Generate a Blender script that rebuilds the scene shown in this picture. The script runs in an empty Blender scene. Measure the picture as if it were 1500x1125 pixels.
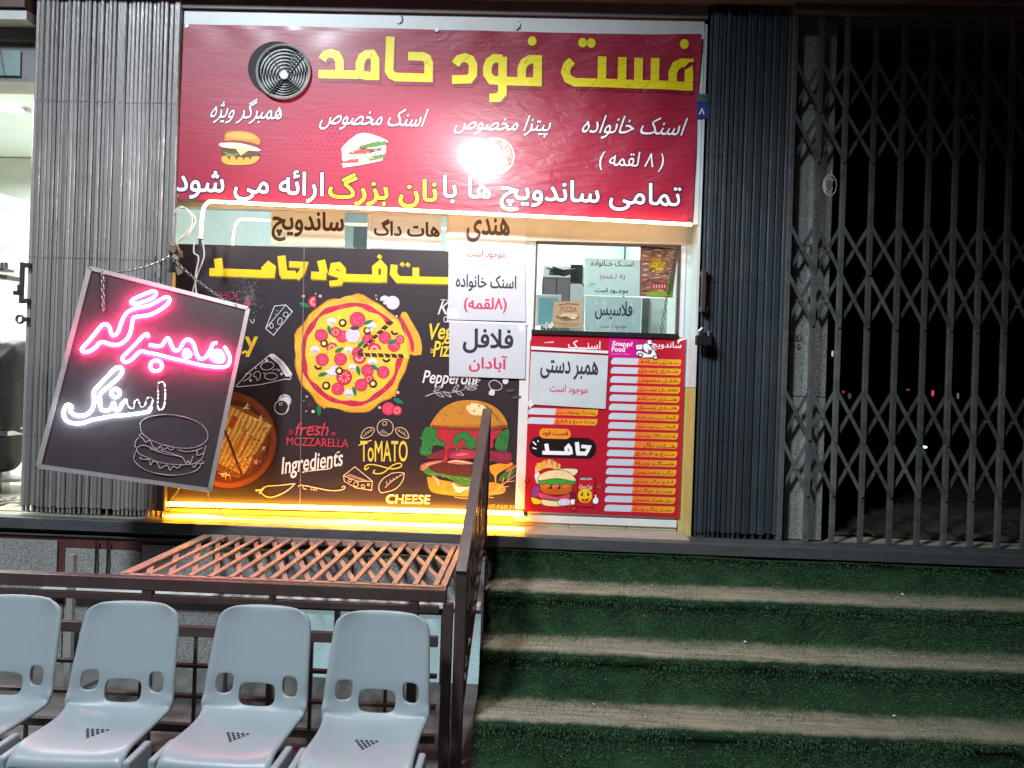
import bpy, bmesh, math, random
from math import radians, sin, cos, pi, tan, atan2, hypot
from mathutils import Vector, Matrix
random.seed(7)
S = bpy.context.scene
COL = S.collection

# ------------------------------------------------------------------ camera
FPX = 1083.0                       # focal length measured in pixels of the 1500 px wide photograph
CAM = Vector((0.0, -4.28, 1.64))
ROLL, YAW = radians(1.9), radians(1.5)
cd = bpy.data.cameras.new('camera')
cd.sensor_width = 36; cd.lens = 36 * FPX / 1500
cd.clip_start = 0.05; cd.clip_end = 500
cam = bpy.data.objects.new('camera', cd); COL.objects.link(cam)
_r = Vector((cos(YAW), sin(YAW), 0)); _f = Vector((-sin(YAW), cos(YAW), 0)); _u = Vector((0, 0, 1))
cx_ = _r * cos(ROLL) + _u * sin(ROLL)
cy_ = -_r * sin(ROLL) + _u * cos(ROLL)
M = Matrix.Identity(4)
for i in range(3):
    M[i][0] = cx_[i]; M[i][1] = cy_[i]; M[i][2] = -_f[i]; M[i][3] = CAM[i]
cam.matrix_world = M
S.camera = cam

# ------------------------------------------------------------------ world, night
w = bpy.data.worlds.new('World'); S.world = w; w.use_nodes = True
nt = w.node_tree; bg = nt.nodes['Background']
sky = nt.nodes.new('ShaderNodeTexSky'); sky.sky_type = 'NISHITA'; sky.sun_disc = False
sky.sun_elevation = radians(-4); sky.sun_rotation = radians(160)
nt.links.new(sky.outputs[0], bg.inputs[0]); bg.inputs[1].default_value = 0.05

S.view_settings.view_transform = 'Standard'; S.view_settings.look = 'None'
S.view_settings.exposure = 0.52; S.view_settings.gamma = 1.0
S.render.engine = 'CYCLES'
S.cycles.use_denoising = True
S.cycles.max_bounces = 7; S.cycles.diffuse_bounces = 3; S.cycles.glossy_bounces = 3
S.cycles.transparent_max_bounces = 10; S.cycles.transmission_bounces = 4
S.cycles.sample_clamp_indirect = 4.0
S.cycles.caustics_reflective = False; S.cycles.caustics_refractive = False

def lamp(name, kind, loc, power, color, aim=None, **kw):
    d = bpy.data.lights.new(name, kind); d.energy = power; d.color = color
    for k, v in kw.items(): setattr(d, k, v)
    o = bpy.data.objects.new(name, d); COL.objects.link(o); o.location = loc
    if aim is not None:
        o.rotation_euler = (Vector(aim) - Vector(loc)).to_track_quat('-Z', 'Y').to_euler()
    return o
# flood lamp fixed over the pavement in front of the banner (its glare shows on the banner)
lamp('flood_light', 'SPOT', (-0.46, -1.40, 3.44), 128, (0.93, 0.97, 1.0), aim=(-0.75, -0.75, 0.5),
     spot_size=radians(172), spot_blend=0.6, shadow_soft_size=0.09)
# street lamp on the left behind the viewer
lamp('street_light', 'SPOT', (-3.9, -6.6, 8.2), 3100, (0.78, 0.91, 1.0), aim=(-1.4, -0.6, 1.0),
     spot_size=radians(50), spot_blend=0.8, shadow_soft_size=0.6)
# ceiling lamps of the shops
lamp('shop_ceiling_light', 'AREA', (-0.1, 2.1, 3.6), 75, (0.93, 1.0, 0.99), aim=(-0.1, 2.1, 0), size=1.6)
lamp('neighbour_ceiling_light', 'AREA', (-4.0, 1.4, 3.5), 240, (0.97, 1.0, 0.99), aim=(-4.0, 1.4, 0), size=1.6)

# ------------------------------------------------------------------ helpers
def ray(u, v):
    x = (u - 750) / FPX; y = -(v - 562.5) / FPX
    return cx_ * x + cy_ * y + _f
def W(u, v, Y=0.0):
    d = ray(u, v); s = (Y - CAM.y) / d.y
    return CAM + d * s
def X(u, v, Y=0.0): return W(u, v, Y).x
def Z(u, v, Y=0.0): return W(u, v, Y).z
def lin(c): return c / 12.92 if c <= 0.04045 else ((c + 0.055) / 1.055) ** 2.4
def hx(h):
    h = h.lstrip('#'); return tuple(lin(int(h[i:i + 2], 16) / 255) for i in (0, 2, 4))

def mat(name, col=(0.5, 0.5, 0.5), rough=0.6, metal=0.0, spec=0.5, noise=0.0, nscale=20, bump=0.0, bscale=60,
        stretch=(1, 1, 1), dark=None, emit=None, estr=0.0, speck=None, alpha=None, rvar=0.0, dirt=0.0, dcol=(0.05, 0.04, 0.035), vary=0.0):
    m = bpy.data.materials.new(name); m.use_nodes = True
    n = m.node_tree.nodes; l = m.node_tree.links; b = n['Principled BSDF']
    b.inputs['Base Color'].default_value = (*col, 1); b.inputs['Roughness'].default_value = rough
    b.inputs['Metallic'].default_value = metal; b.inputs['Specular IOR Level'].default_value = spec
    tc = n.new('ShaderNodeTexCoord'); mp = n.new('ShaderNodeMapping'); mp.inputs['Scale'].default_value = stretch
    l.new(tc.outputs['Object'], mp.inputs['Vector'])
    out = None
    if noise > 0:
        t = n.new('ShaderNodeTexNoise'); t.inputs['Scale'].default_value = nscale; t.inputs['Detail'].default_value = 6
        t.inputs['Roughness'].default_value = 0.65
        l.new(mp.outputs[0], t.inputs['Vector'])
        r = n.new('ShaderNodeMapRange'); r.inputs[1].default_value = 0.3; r.inputs[2].default_value = 0.7
        l.new(t.outputs['Fac'], r.inputs[0])
        mx = n.new('ShaderNodeMix'); mx.data_type = 'RGBA'
        d = dark if dark else tuple(c * (1 - noise) for c in col)
        mx.inputs[6].default_value = (*d, 1); mx.inputs[7].default_value = (*col, 1)
        l.new(r.outputs[0], mx.inputs[0]); out = mx.outputs[2]
        if rvar:
            rr = n.new('ShaderNodeMapRange'); rr.inputs[3].default_value = rough + rvar; rr.inputs[4].default_value = max(0.05, rough - rvar)
            l.new(r.outputs[0], rr.inputs[0]); l.new(rr.outputs[0], b.inputs['Roughness'])
    if speck:
        (sc, sd, lo, hi) = speck
        v = n.new('ShaderNodeTexNoise'); v.inputs['Scale'].default_value = sc; v.inputs['Detail'].default_value = 2
        l.new(tc.outputs['Object'], v.inputs['Vector'])
        r = n.new('ShaderNodeMapRange'); r.inputs[1].default_value = lo; r.inputs[2].default_value = hi
        l.new(v.outputs['Fac'], r.inputs[0])
        mx = n.new('ShaderNodeMix'); mx.data_type = 'RGBA'
        if out: l.new(out, mx.inputs[6])
        else: mx.inputs[6].default_value = (*col, 1)
        mx.inputs[7].default_value = (*sd, 1); l.new(r.outputs[0], mx.inputs[0]); out = mx.outputs[2]
    if dirt:
        v = n.new('ShaderNodeTexNoise'); v.inputs['Scale'].default_value = 3.1; v.inputs['Detail'].default_value = 9
        v.inputs['Roughness'].default_value = 0.75
        l.new(tc.outputs['Object'], v.inputs['Vector'])
        r = n.new('ShaderNodeMapRange'); r.inputs[1].default_value = 0.5; r.inputs[2].default_value = 0.75; r.inputs[4].default_value = dirt
        l.new(v.outputs['Fac'], r.inputs[0])
        mx = n.new('ShaderNodeMix'); mx.data_type = 'RGBA'
        if out: l.new(out, mx.inputs[6])
        else: mx.inputs[6].default_value = (*col, 1)
        mx.inputs[7].default_value = (*dcol, 1); l.new(r.outputs[0], mx.inputs[0]); out = mx.outputs[2]
    if vary:
        oi = n.new('ShaderNodeObjectInfo'); r = n.new('ShaderNodeMapRange'); r.inputs[3].default_value = 1 - vary; r.inputs[4].default_value = 1 + vary
        l.new(oi.outputs['Random'], r.inputs[0]); sc_ = n.new('ShaderNodeVectorMath'); sc_.operation = 'SCALE'
        if out: l.new(out, sc_.inputs[0])
        else: sc_.inputs[0].default_value = col
        l.new(r.outputs[0], sc_.inputs['Scale']); out = sc_.outputs[0]
    if out: l.new(out, b.inputs['Base Color'])
    if bump:
        t = n.new('ShaderNodeTexNoise'); t.inputs['Scale'].default_value = bscale; t.inputs['Detail'].default_value = 4
        l.new(mp.outputs[0], t.inputs['Vector'])
        bp = n.new('ShaderNodeBump'); bp.inputs['Strength'].default_value = bump; bp.inputs['Distance'].default_value = 0.01
        l.new(t.outputs['Fac'], bp.inputs['Height']); l.new(bp.outputs[0], b.inputs['Normal'])
    if emit:
        b.inputs['Emission Color'].default_value = (*emit, 1); b.inputs['Emission Strength'].default_value = estr
    if alpha is not None: b.inputs['Alpha'].default_value = alpha
    return m

def glass(name, tint=(1, 1, 1), refl=1.0, rough=0.02, bump=0.0):
    m = bpy.data.materials.new(name); m.use_nodes = True
    n = m.node_tree.nodes; l = m.node_tree.links; n.remove(n['Principled BSDF'])
    t = n.new('ShaderNodeBsdfTransparent'); t.inputs[0].default_value = (*tint, 1)
    g = n.new('ShaderNodeBsdfGlossy'); g.inputs['Roughness'].default_value = rough
    lw = n.new('ShaderNodeLayerWeight'); lw.inputs['Blend'].default_value = 0.5
    pw = n.new('ShaderNodeMath'); pw.operation = 'POWER'; pw.inputs[1].default_value = 5; l.new(lw.outputs['Facing'], pw.inputs[0])
    f = n.new('ShaderNodeMath'); f.operation = 'MULTIPLY_ADD'; f.inputs[1].default_value = 0.95; f.inputs[2].default_value = 0.045; l.new(pw.outputs[0], f.inputs[0])
    mm = n.new('ShaderNodeMath'); mm.operation = 'MULTIPLY'; mm.inputs[1].default_value = refl
    x = n.new('ShaderNodeMixShader')
    l.new(f.outputs[0], mm.inputs[0]); l.new(mm.outputs[0], x.inputs[0]); l.new(t.outputs[0], x.inputs[1]); l.new(g.outputs[0], x.inputs[2])
    l.new(x.outputs[0], n['Material Output'].inputs[0])
    return m

def printmat(name, rough=0.4, bump=0.0, bscale=8.0, spec=0.5, wrinkle=0.0, wear=0.0, coat=0.0, coatr=0.1, thru=0.0):
    """colour of printed ink per face"""
    m = bpy.data.materials.new(name); m.use_nodes = True
    n = m.node_tree.nodes; l = m.node_tree.links; b = n['Principled BSDF']
    b.inputs['Roughness'].default_value = rough; b.inputs['Specular IOR Level'].default_value = spec
    a = n.new('ShaderNodeAttribute'); a.attribute_name = 'col'
    tc = n.new('ShaderNodeTexCoord')
    out = a.outputs['Color']
    if wear:
        t = n.new('ShaderNodeTexNoise'); t.inputs['Scale'].default_value = 7; t.inputs['Detail'].default_value = 8; t.inputs['Roughness'].default_value = 0.7
        l.new(tc.outputs['Object'], t.inputs['Vector'])
        r = n.new('ShaderNodeMapRange'); r.inputs[1].default_value = 0.35; r.inputs[2].default_value = 0.75
        r.inputs[3].default_value = 1.0; r.inputs[4].default_value = 1.0 - wear
        l.new(t.outputs['Fac'], r.inputs[0])
        mx = n.new('ShaderNodeVectorMath'); mx.operation = 'SCALE'
        l.new(out, mx.inputs[0]); l.new(r.outputs[0], mx.inputs['Scale']); out = mx.outputs[0]
        rr = n.new('ShaderNodeMapRange'); rr.inputs[3].default_value = rough - 0.08; rr.inputs[4].default_value = rough + 0.2
        l.new(t.outputs['Fac'], rr.inputs[0]); l.new(rr.outputs[0], b.inputs['Roughness'])
    l.new(out, b.inputs['Base Color'])
    if thru:
        tr = n.new('ShaderNodeBsdfTranslucent'); l.new(out, tr.inputs[0]); ms = n.new('ShaderNodeMixShader'); ms.inputs[0].default_value = thru
        l.new(b.outputs[0], ms.inputs[1]); l.new(tr.outputs[0], ms.inputs[2]); l.new(ms.outputs[0], n['Material Output'].inputs[0])
    if coat: b.inputs['Coat Weight'].default_value = coat; b.inputs['Coat Roughness'].default_value = coatr
    if bump:
        t = n.new('ShaderNodeTexNoise'); t.inputs['Scale'].default_value = bscale; t.inputs['Detail'].default_value = 3
        l.new(tc.outputs['Object'], t.inputs['Vector'])
        bp = n.new('ShaderNodeBump'); bp.inputs['Strength'].default_value = bump; bp.inputs['Distance'].default_value = 0.02
        l.new(t.outputs['Fac'], bp.inputs['Height'])
        last = bp
        if wrinkle:
            mp = n.new('ShaderNodeMapping'); mp.inputs['Rotation'].default_value = (0, radians(35), 0); mp.inputs['Scale'].default_value = (1, 1, 3.5)
            l.new(tc.outputs['Object'], mp.inputs['Vector'])
            t2 = n.new('ShaderNodeTexNoise'); t2.inputs['Scale'].default_value = 6; t2.inputs['Detail'].default_value = 4; t2.inputs['Distortion'].default_value = 0.8
            l.new(mp.outputs[0], t2.inputs['Vector'])
            # creases gather towards the right half of the banner
            sx = n.new('ShaderNodeSeparateXYZ'); l.new(tc.outputs['Object'], sx.inputs[0])
            mr = n.new('ShaderNodeMapRange'); mr.inputs[1].default_value = -0.9; mr.inputs[2].default_value = 0.5; mr.inputs[3].default_value = 0.08
            l.new(sx.outputs['X'], mr.inputs[0])
            mu = n.new('ShaderNodeMath'); mu.operation = 'MULTIPLY'; l.new(t2.outputs['Fac'], mu.inputs[0]); l.new(mr.outputs[0], mu.inputs[1])
            b2 = n.new('ShaderNodeBump'); b2.inputs['Strength'].default_value = wrinkle; b2.inputs['Distance'].default_value = 0.02
            l.new(mu.outputs[0], b2.inputs['Height']); l.new(bp.outputs[0], b2.inputs['Normal']); last = b2
        l.new(last.outputs[0], b.inputs['Normal'])
    return m

def emat(name, col, strength):
    m = bpy.data.materials.new(name); m.use_nodes = True
    n = m.node_tree.nodes; l = m.node_tree.links; n.remove(n['Principled BSDF'])
    e = n.new('ShaderNodeEmission'); e.inputs[0].default_value = (*col, 1); e.inputs[1].default_value = strength
    l.new(e.outputs[0], n['Material Output'].inputs[0]); return m

class MB:
    """collects shapes into one mesh"""
    def __init__(s): s.v = []; s.f = []; s.mi = []; s.cm = 0
    def add(s, vs, fs):
        o = len(s.v); s.v += [tuple(p) for p in vs]
        for f in fs: s.f.append(tuple(i + o for i in f)); s.mi.append(s.cm)
        return s
    def box(s, x0, x1, y0, y1, z0, z1):
        v = [(x, y, z) for z in (z0, z1) for y in (y0, y1) for x in (x0, x1)]
        return s.add(v, [(0, 2, 3, 1), (4, 5, 7, 6), (0, 1, 5, 4), (2, 6, 7, 3), (0, 4, 6, 2), (1, 3, 7, 5)])
    def bar(s, a, b, w_, h_, up=(0, 0, 1)):
        """box beam from a to b, w_ across, h_ along up"""
        a = Vector(a); b = Vector(b); d = (b - a).normalized(); up = Vector(up)
        r = d.cross(up).normalized(); q = r.cross(d).normalized()
        v = []
        for p in (a, b):
            for sx, sz in ((-1, -1), (1, -1), (1, 1), (-1, 1)):
                v.append(p + r * (sx * w_ / 2) + q * (sz * h_ / 2))
        return s.add(v, [(0, 1, 2, 3), (7, 6, 5, 4), (0, 4, 5, 1), (1, 5, 6, 2), (2, 6, 7, 3), (3, 7, 4, 0)])
    def tube(s, pts, r, n=8, closed=False):
        pts = [Vector(p) for p in pts]; N = len(pts); v = []; prev = None
        for i, p in enumerate(pts):
            if closed: d = (pts[(i + 1) % N] - pts[i - 1])
            else: d = pts[min(i + 1, N - 1)] - pts[max(i - 1, 0)]
            d = d.normalized() if d.length > 1e-9 else Vector((1, 0, 0))
            if prev is None:
                a = Vector((0, 0, 1)) if abs(d.z) < 0.9 else Vector((0, 1, 0)); q = (a - d * a.dot(d)).normalized()
            else:
                q = prev - d * prev.dot(d); q = q.normalized() if q.length > 1e-6 else prev
            prev = q; e = d.cross(q); rr = r[i] if isinstance(r, (list, tuple)) else r
            for k in range(n):
                t = 2 * pi * k / n; v.append(p + q * (cos(t) * rr) + e * (sin(t) * rr))
        f = []
        for i in range(N if closed else N - 1):
            j = (i + 1) % N
            for k in range(n): f.append((i * n + k, i * n + (k + 1) % n, j * n + (k + 1) % n, j * n + k))
        if not closed: f.append(tuple(range(n - 1, -1, -1))); f.append(tuple(range((N - 1) * n, N * n)))
        return s.add(v, f)
    def prism(s, poly, axis_pts):
        """poly: list of 3D points; extruded by vector"""
        n = len(poly); e = Vector(axis_pts); v = [Vector(p) for p in poly] + [Vector(p) + e for p in poly]
        f = [tuple(range(n - 1, -1, -1)), tuple(range(n, 2 * n))] + [(i, (i + 1) % n, n + (i + 1) % n, n + i) for i in range(n)]
        return s.add(v, f)
    def build(s, name, m, parent=None, bevel=0.0, smooth=False):
        me = bpy.data.meshes.new(name); me.from_pydata(s.v, [], s.f)
        ms = m if isinstance(m, (list, tuple)) else [m]
        for x in ms: me.materials.append(x)
        if len(ms) > 1: me.polygons.foreach_set('material_index', s.mi)
        bm = bmesh.new(); bm.from_mesh(me); bmesh.ops.recalc_face_normals(bm, faces=bm.faces); bm.to_mesh(me); bm.free()
        if smooth: me.polygons.foreach_set('use_smooth', [True] * len(me.polygons))
        o = bpy.data.objects.new(name, me); COL.objects.link(o)
        if parent: put(o, parent)
        if bevel:
            b = o.modifiers.new('bevel', 'BEVEL'); b.width = bevel; b.segments = 2; b.limit_method = 'ANGLE'; b.angle_limit = radians(40)
        return o
def put(o, parent):
    o.parent = parent; o.matrix_parent_inverse = Matrix.Translation(-parent.location)
def thing(name, label, cat, loc=(0, 0, 0), group=None):
    o = bpy.data.objects.new(name, None); COL.objects.link(o); o.location = loc; o.empty_display_size = 0.1
    return tag(o, label, cat, group)
def tag(o, label, cat, group=None):
    o['label'] = label; o['category'] = cat
    if group: o['group'] = group
    return o
def struct(o): o['kind'] = 'structure'; return o
def copy_tree(o, offset, label=None):
    c = o.copy(); COL.objects.link(c); c.location = o.location + Vector(offset)
    for ch in o.children:
        d = ch.copy(); COL.objects.link(d); d.parent = c; d.matrix_parent_inverse = ch.matrix_parent_inverse.copy()
        for g in ch.children:
            e = g.copy(); COL.objects.link(e); e.parent = d
    if label: c['label'] = label
    return c

def smoothpts(pts, n=6, closed=False):
    """Catmull-Rom through the points"""
    P = [Vector((*p, 0)) if len(p) == 2 else Vector(p) for p in pts]; N = len(P); out = []
    rng = range(N) if closed else range(N - 1)
    for i in rng:
        if closed: a, b, c, d = P[i - 1], P[i], P[(i + 1) % N], P[(i + 2) % N]
        else: a, b, c, d = P[max(i - 1, 0)], P[i], P[i + 1], P[min(i + 2, N - 1)]
        for k in range(n):
            t = k / n
            out.append(0.5 * ((2 * b) + (c - a) * t + (2 * a - 5 * b + 4 * c - d) * t * t + (3 * b - a - 3 * c + d) * t ** 3))
    if not closed: out.append(P[-1])
    return [tuple(p[:len(pts[0])]) for p in out]

# ------------------------------------------------------------------ Persian lettering
_F = {  # letter: isolated, final, initial, medial
 'ا': (0xFE8D, 0xFE8E, 0, 0), 'آ': (0xFE81, 0xFE82, 0, 0), 'ب': (0xFE8F, 0xFE90, 0xFE91, 0xFE92), 'پ': (0xFB56, 0xFB57, 0xFB58, 0xFB59),
 'ت': (0xFE95, 0xFE96, 0xFE97, 0xFE98), 'ج': (0xFE9D, 0xFE9E, 0xFE9F, 0xFEA0), 'چ': (0xFB7A, 0xFB7B, 0xFB7C, 0xFB7D),
 'ح': (0xFEA1, 0xFEA2, 0xFEA3, 0xFEA4), 'خ': (0xFEA5, 0xFEA6, 0xFEA7, 0xFEA8), 'د': (0xFEA9, 0xFEAA, 0, 0), 'ر': (0xFEAD, 0xFEAE, 0, 0),
 'ز': (0xFEAF, 0xFEB0, 0, 0), 'ژ': (0xFB8A, 0xFB8B, 0, 0), 'س': (0xFEB1, 0xFEB2, 0xFEB3, 0xFEB4), 'ش': (0xFEB5, 0xFEB6, 0xFEB7, 0xFEB8),
 'ص': (0xFEB9, 0xFEBA, 0xFEBB, 0xFEBC), 'غ': (0xFECD, 0xFECE, 0xFECF, 0xFED0), 'ف': (0xFED1, 0xFED2, 0xFED3, 0xFED4),
 'ق': (0xFED5, 0xFED6, 0xFED7, 0xFED8), 'ک': (0xFB8E, 0xFB8F, 0xFB90, 0xFB91), 'گ': (0xFB92, 0xFB93, 0xFB94, 0xFB95),
 'ل': (0xFEDD, 0xFEDE, 0xFEDF, 0xFEE0), 'م': (0xFEE1, 0xFEE2, 0xFEE3, 0xFEE4), 'ن': (0xFEE5, 0xFEE6, 0xFEE7, 0xFEE8),
 'و': (0xFEED, 0xFEEE, 0, 0), 'ه': (0xFEE9, 0xFEEA, 0xFEEB, 0xFEEC), 'ی': (0xFBFC, 0xFBFD, 0xFBFE, 0xFBFF), 'ئ': (0xFE89, 0xFE8A, 0xFE8B, 0xFE8C)}
def shape_fa(s):
    s = s.replace('لا', '\u0001'); out = []
    def dual(c): return c == 'ـ' or (c in _F and _F[c][2] != 0)
    def joins(c): return c == 'ـ' or c in _F or c == '\u0001'
    for i, c in enumerate(s):
        p = i > 0 and dual(s[i - 1]) and joins(c)
        nx = i + 1 < len(s) and dual(c) and joins(s[i + 1])
        if c == '\u0001': out.append(chr(0xFEFC if p else 0xFEFB))
        elif c in _F:
            a = _F[c]; out.append(chr(a[3] if p and nx else a[1] if p else a[2] if nx else a[0]))
        else: out.append({'(': ')', ')': '('}.get(c, c))
    return ''.join(reversed(out))
_tc = {}
def text_mesh(s, offset=0.0, split=None):
    """outlines of the string, filled by the non-zero winding rule"""
    k = (s, offset, split)
    if k in _tc: return _tc[k]
    from mathutils.geometry import delaunay_2d_cdt
    c = bpy.data.curves.new('lettering', 'FONT'); c.body = s; c.resolution_u = 3; c.offset = offset
    c.dimensions = '2D'; c.fill_mode = 'NONE'
    o = bpy.data.objects.new('lettering', c); COL.objects.link(o)
    bpy.context.view_layer.update()
    dg = bpy.context.evaluated_depsgraph_get(); ev = o.evaluated_get(dg); me = ev.to_mesh()
    v = [Vector((p.co.x, p.co.y)) for p in me.vertices]; ed = [tuple(q.vertices) for q in me.edges]
    ev.to_mesh_clear(); bpy.data.objects.remove(o); bpy.data.curves.remove(c)
    nx = {}
    for a_, b_ in ed: nx.setdefault(a_, []).append(b_); nx.setdefault(b_, []).append(a_)
    # walk the loops in vertex order so that the direction of each outline is kept
    loops = []; seen = set()
    for i in range(len(v)):
        if i in seen or i not in nx: continue
        loop = [i]; seen.add(i); j = i + 1 if i + 1 in nx[i] else nx[i][0]
        while j not in seen:
            loop.append(j); seen.add(j); q = [t for t in nx[j] if t not in seen]
            if not q: break
            j = j + 1 if j + 1 in q else q[0]
        if len(loop) > 2: loops.append(loop)
    segs = []; cin = []; cv = []
    for lp in loops:
        base = len(cv); n_ = len(lp)
        pts = []
        for t in range(n_):
            p0, p1 = v[lp[t]], v[lp[(t + 1) % n_]]; m_ = max(1, int((p1 - p0).length / split)) if split else 1
            segs.append((p0, p1)); pts += [p0.lerp(p1, q / m_) for q in range(m_)]
        n_ = len(pts); cv += pts; cin += [(base + t, base + (t + 1) % n_) for t in range(n_)]
    r = delaunay_2d_cdt(cv, cin, [], 0, 1e-6)
    vv, ff = r[0], r[2]; out = []
    for f in ff:
        cx0 = sum(vv[i].x for i in f) / len(f); cy0 = sum(vv[i].y for i in f) / len(f); wn_ = 0
        for p0, p1 in segs:
            if (p0.y <= cy0) != (p1.y <= cy0):
                xi = p0.x + (cy0 - p0.y) / (p1.y - p0.y) * (p1.x - p0.x)
                if xi > cx0: wn_ += 1 if p1.y > p0.y else -1
        if wn_: out.append(tuple(f))
    _tc[k] = ([(p.x, p.y) for p in vv], out, [0] * len(vv)); return _tc[k]

class Art:
    """flat printed sheet: coloured shapes laid one over the other on a plane"""
    def __init__(s, Y=None, plane=None, step=3e-6):
        s.v = []; s.f = []; s.c = []; s.off = 0.0; s.Y = Y; s.plane = plane; s.step = step
        s.disp = None; s.frozen = None; s.n = plane[1] if plane else Vector((0, -1, 0)); s.T = lambda u, v: (u, v)
    def pt(s, u, v, off):
        u, v = s.T(u, v)
        if s.plane:
            d = ray(u, v); t = (s.plane[0] - CAM).dot(s.n) / d.dot(s.n); p = CAM + d * t
        else: p = W(u, v, s.Y)
        if s.disp:
            if s.frozen: d0, gu, gv, u0, v0 = s.frozen; off += d0 + gu * (u - u0) + gv * (v - v0)
            else: off += s.disp(u, v)
        return p + s.n * off
    def freeze(s, u, v):
        s.frozen = (s.disp(u, v) + .0008, (s.disp(u + 4, v) - s.disp(u - 4, v)) / 8, (s.disp(u, v + 4) - s.disp(u, v - 4)) / 8, u, v)
    def sheet(s, quad, colf, nu, nv, th=.002):
        (a, b, c, d) = [Vector(q) for q in quad]; px_ = [[a.lerp(b, i / nu).lerp(d.lerp(c, i / nu), j / nv) for i in range(nu + 1)] for j in range(nv + 1)]
        for back in (0, 1):
            o = len(s.v); s.v += [s.pt(q.x, q.y, -th * back) for r_ in px_ for q in r_]
            for j in range(nv):
                for i in range(nu):
                    k = o + j * (nu + 1) + i; f_ = (k, k + nu + 1, k + nu + 2, k + 1); s.f.append(f_ if not back else f_[::-1]); s.c.append(colf(*px_[j][i]))
        s.off = 4e-4
    def zoom(s, ox, oy, k): s.T = (lambda u, v: (ox + u / k, oy + v / k)); return s
    def px(s): s.T = lambda u, v: (u, v); return s
    def _add(s, vs, fs, col):
        o = len(s.v); s.v += vs; col = hx(col) if isinstance(col, str) else col
        for f in fs: s.f.append(tuple(i + o for i in f)); s.c.append(col)
    def slab(s, quad, col, th=0.002):
        a = [s.pt(u, v, 0) for u, v in quad]; b = [p - s.n * th for p in a]
        s._add(a + b, [(0, 1, 2, 3), (7, 6, 5, 4), (0, 4, 5, 1), (1, 5, 6, 2), (2, 6, 7, 3), (3, 7, 4, 0)], col); s.off = 1e-4
    def poly(s, pts, col, smooth=0, jit=0):
        if smooth: pts = smoothpts(pts, smooth, True)
        s.off += s.step
        s._add([s.pt(u, v, s.off) for u, v in pts], [tuple(range(len(pts)))], col)
    def ell(s, cu, cv, ru, rv=None, col='#ffffff', n=20, a=0, wob=0, seed=0):
        rv = ru if rv is None else rv; rd = random.Random(seed); ph = rd.random() * 6; pts = []
        for k in range(n):
            t = 2 * pi * k / n; q = 1 + wob * sin(5 * t + ph) + wob * 0.7 * sin(9 * t + 2 * ph)
            x, y = ru * cos(t) * q, rv * sin(t) * q
            pts.append((cu + x * cos(a) - y * sin(a), cv + x * sin(a) + y * cos(a)))
        s.poly(pts, col)
    def ring(s, cu, cv, ru, rv, w_, col, n=20, a=0, t0=0, t1=2 * pi):
        full = abs(t1 - t0) > 6.2
        pts = []
        for k in range(n + (0 if full else 1)):
            t = t0 + (t1 - t0) * k / n; x, y = ru * cos(t), rv * sin(t)
            pts.append((cu + x * cos(a) - y * sin(a), cv + x * sin(a) + y * cos(a)))
        s.stroke(pts, w_, col, closed=full)
    def stroke(s, pts, w_, col, closed=False, smooth=0):
        if smooth: 
            m = len(pts); pts = smoothpts(pts, smooth, closed)
        if s.disp:
            q_ = []; M_ = len(pts); k_ = (Vector(s.T(1, 0)) - Vector(s.T(0, 0))).length
            for i in range(M_ if closed else M_ - 1):
                a, b = Vector(pts[i]), Vector(pts[(i + 1) % M_]); n_ = max(1, int((b - a).length * k_ / 6)); q_ += [a.lerp(b, t / n_) for t in range(n_)]
            pts = q_ + ([] if closed else [Vector(pts[-1])])
        P = [Vector(p) for p in pts]; N = len(P); s.off += s.step; vs = []
        for i in range(N):
            a = P[i - 1] if (i > 0 or closed) else P[i]; b = P[(i + 1) % N] if (i < N - 1 or closed) else P[i]
            d0 = (P[i] - a); d1 = (b - P[i])
            d0 = d0.normalized() if d0.length > 1e-6 else (d1.normalized() if d1.length > 1e-6 else Vector((1, 0)))
            d1 = d1.normalized() if d1.length > 1e-6 else d0
            t = d0 + d1; t = t.normalized() if t.length > 1e-3 else d0
            nn = Vector((-t.y, t.x)); k = max(0.5, nn.dot(Vector((-d0.y, d0.x))))
            ww = (w_[min(i, len(w_) - 1)] if isinstance(w_, (list, tuple)) else w_) / 2 / k
            o = s.off + (i % 7) * 2e-7
            for sg in (1, -1):
                q = P[i] + nn * (ww * sg); vs.append(s.pt(q.x, q.y, o))
        fs = [(2 * i, 2 * i + 1, 2 * ((i + 1) % N) + 1, 2 * ((i + 1) % N)) for i in range(N if closed else N - 1)]
        s._add(vs, fs, col)
    def text(s, string, cu, cv, w_=None, h_=None, col='#ffffff', bold=0.0, ang=1.9, shear=0.0, fa=True, outline=None, ow=0.02, arc=0):
        st = shape_fa(string) if fa else string
        base = min(bold, 0.0)
        v, f, comp = text_mesh(st, base, .09 if s.disp else None)
        x0 = min(p[0] for p in v); x1 = max(p[0] for p in v); y0 = min(p[1] for p in v); y1 = max(p[1] for p in v)
        if h_ is None: k = w_ / (x1 - x0); kx = ky = k
        elif w_ is None: k = h_ / (y1 - y0); kx = ky = k
        else: kx = w_ / (x1 - x0); ky = h_ / (y1 - y0)
        a = radians(ang); mx, my = (x0 + x1) / 2, (y0 + y1) / 2
        def lay(vv, ff, cc, colr, sx=0, sy=0):
            s.off += s.step; vs = []
            for (x, y), c in zip(vv, cc):
                X_, Y_ = (x + sx - mx) * kx, (y + sy - my) * ky; X_ += shear * Y_
                vs.append(s.pt(cu + X_ * cos(a) + Y_ * sin(a), cv + X_ * sin(a) - Y_ * cos(a), s.off + (c % 5) * 3e-7))
            s._add(vs, ff, colr)
        e = bold - base
        if outline:
            q = e + ow
            for t in range(8): lay(v, f, comp, outline, q * cos(t * pi / 4), q * sin(t * pi / 4))
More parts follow.
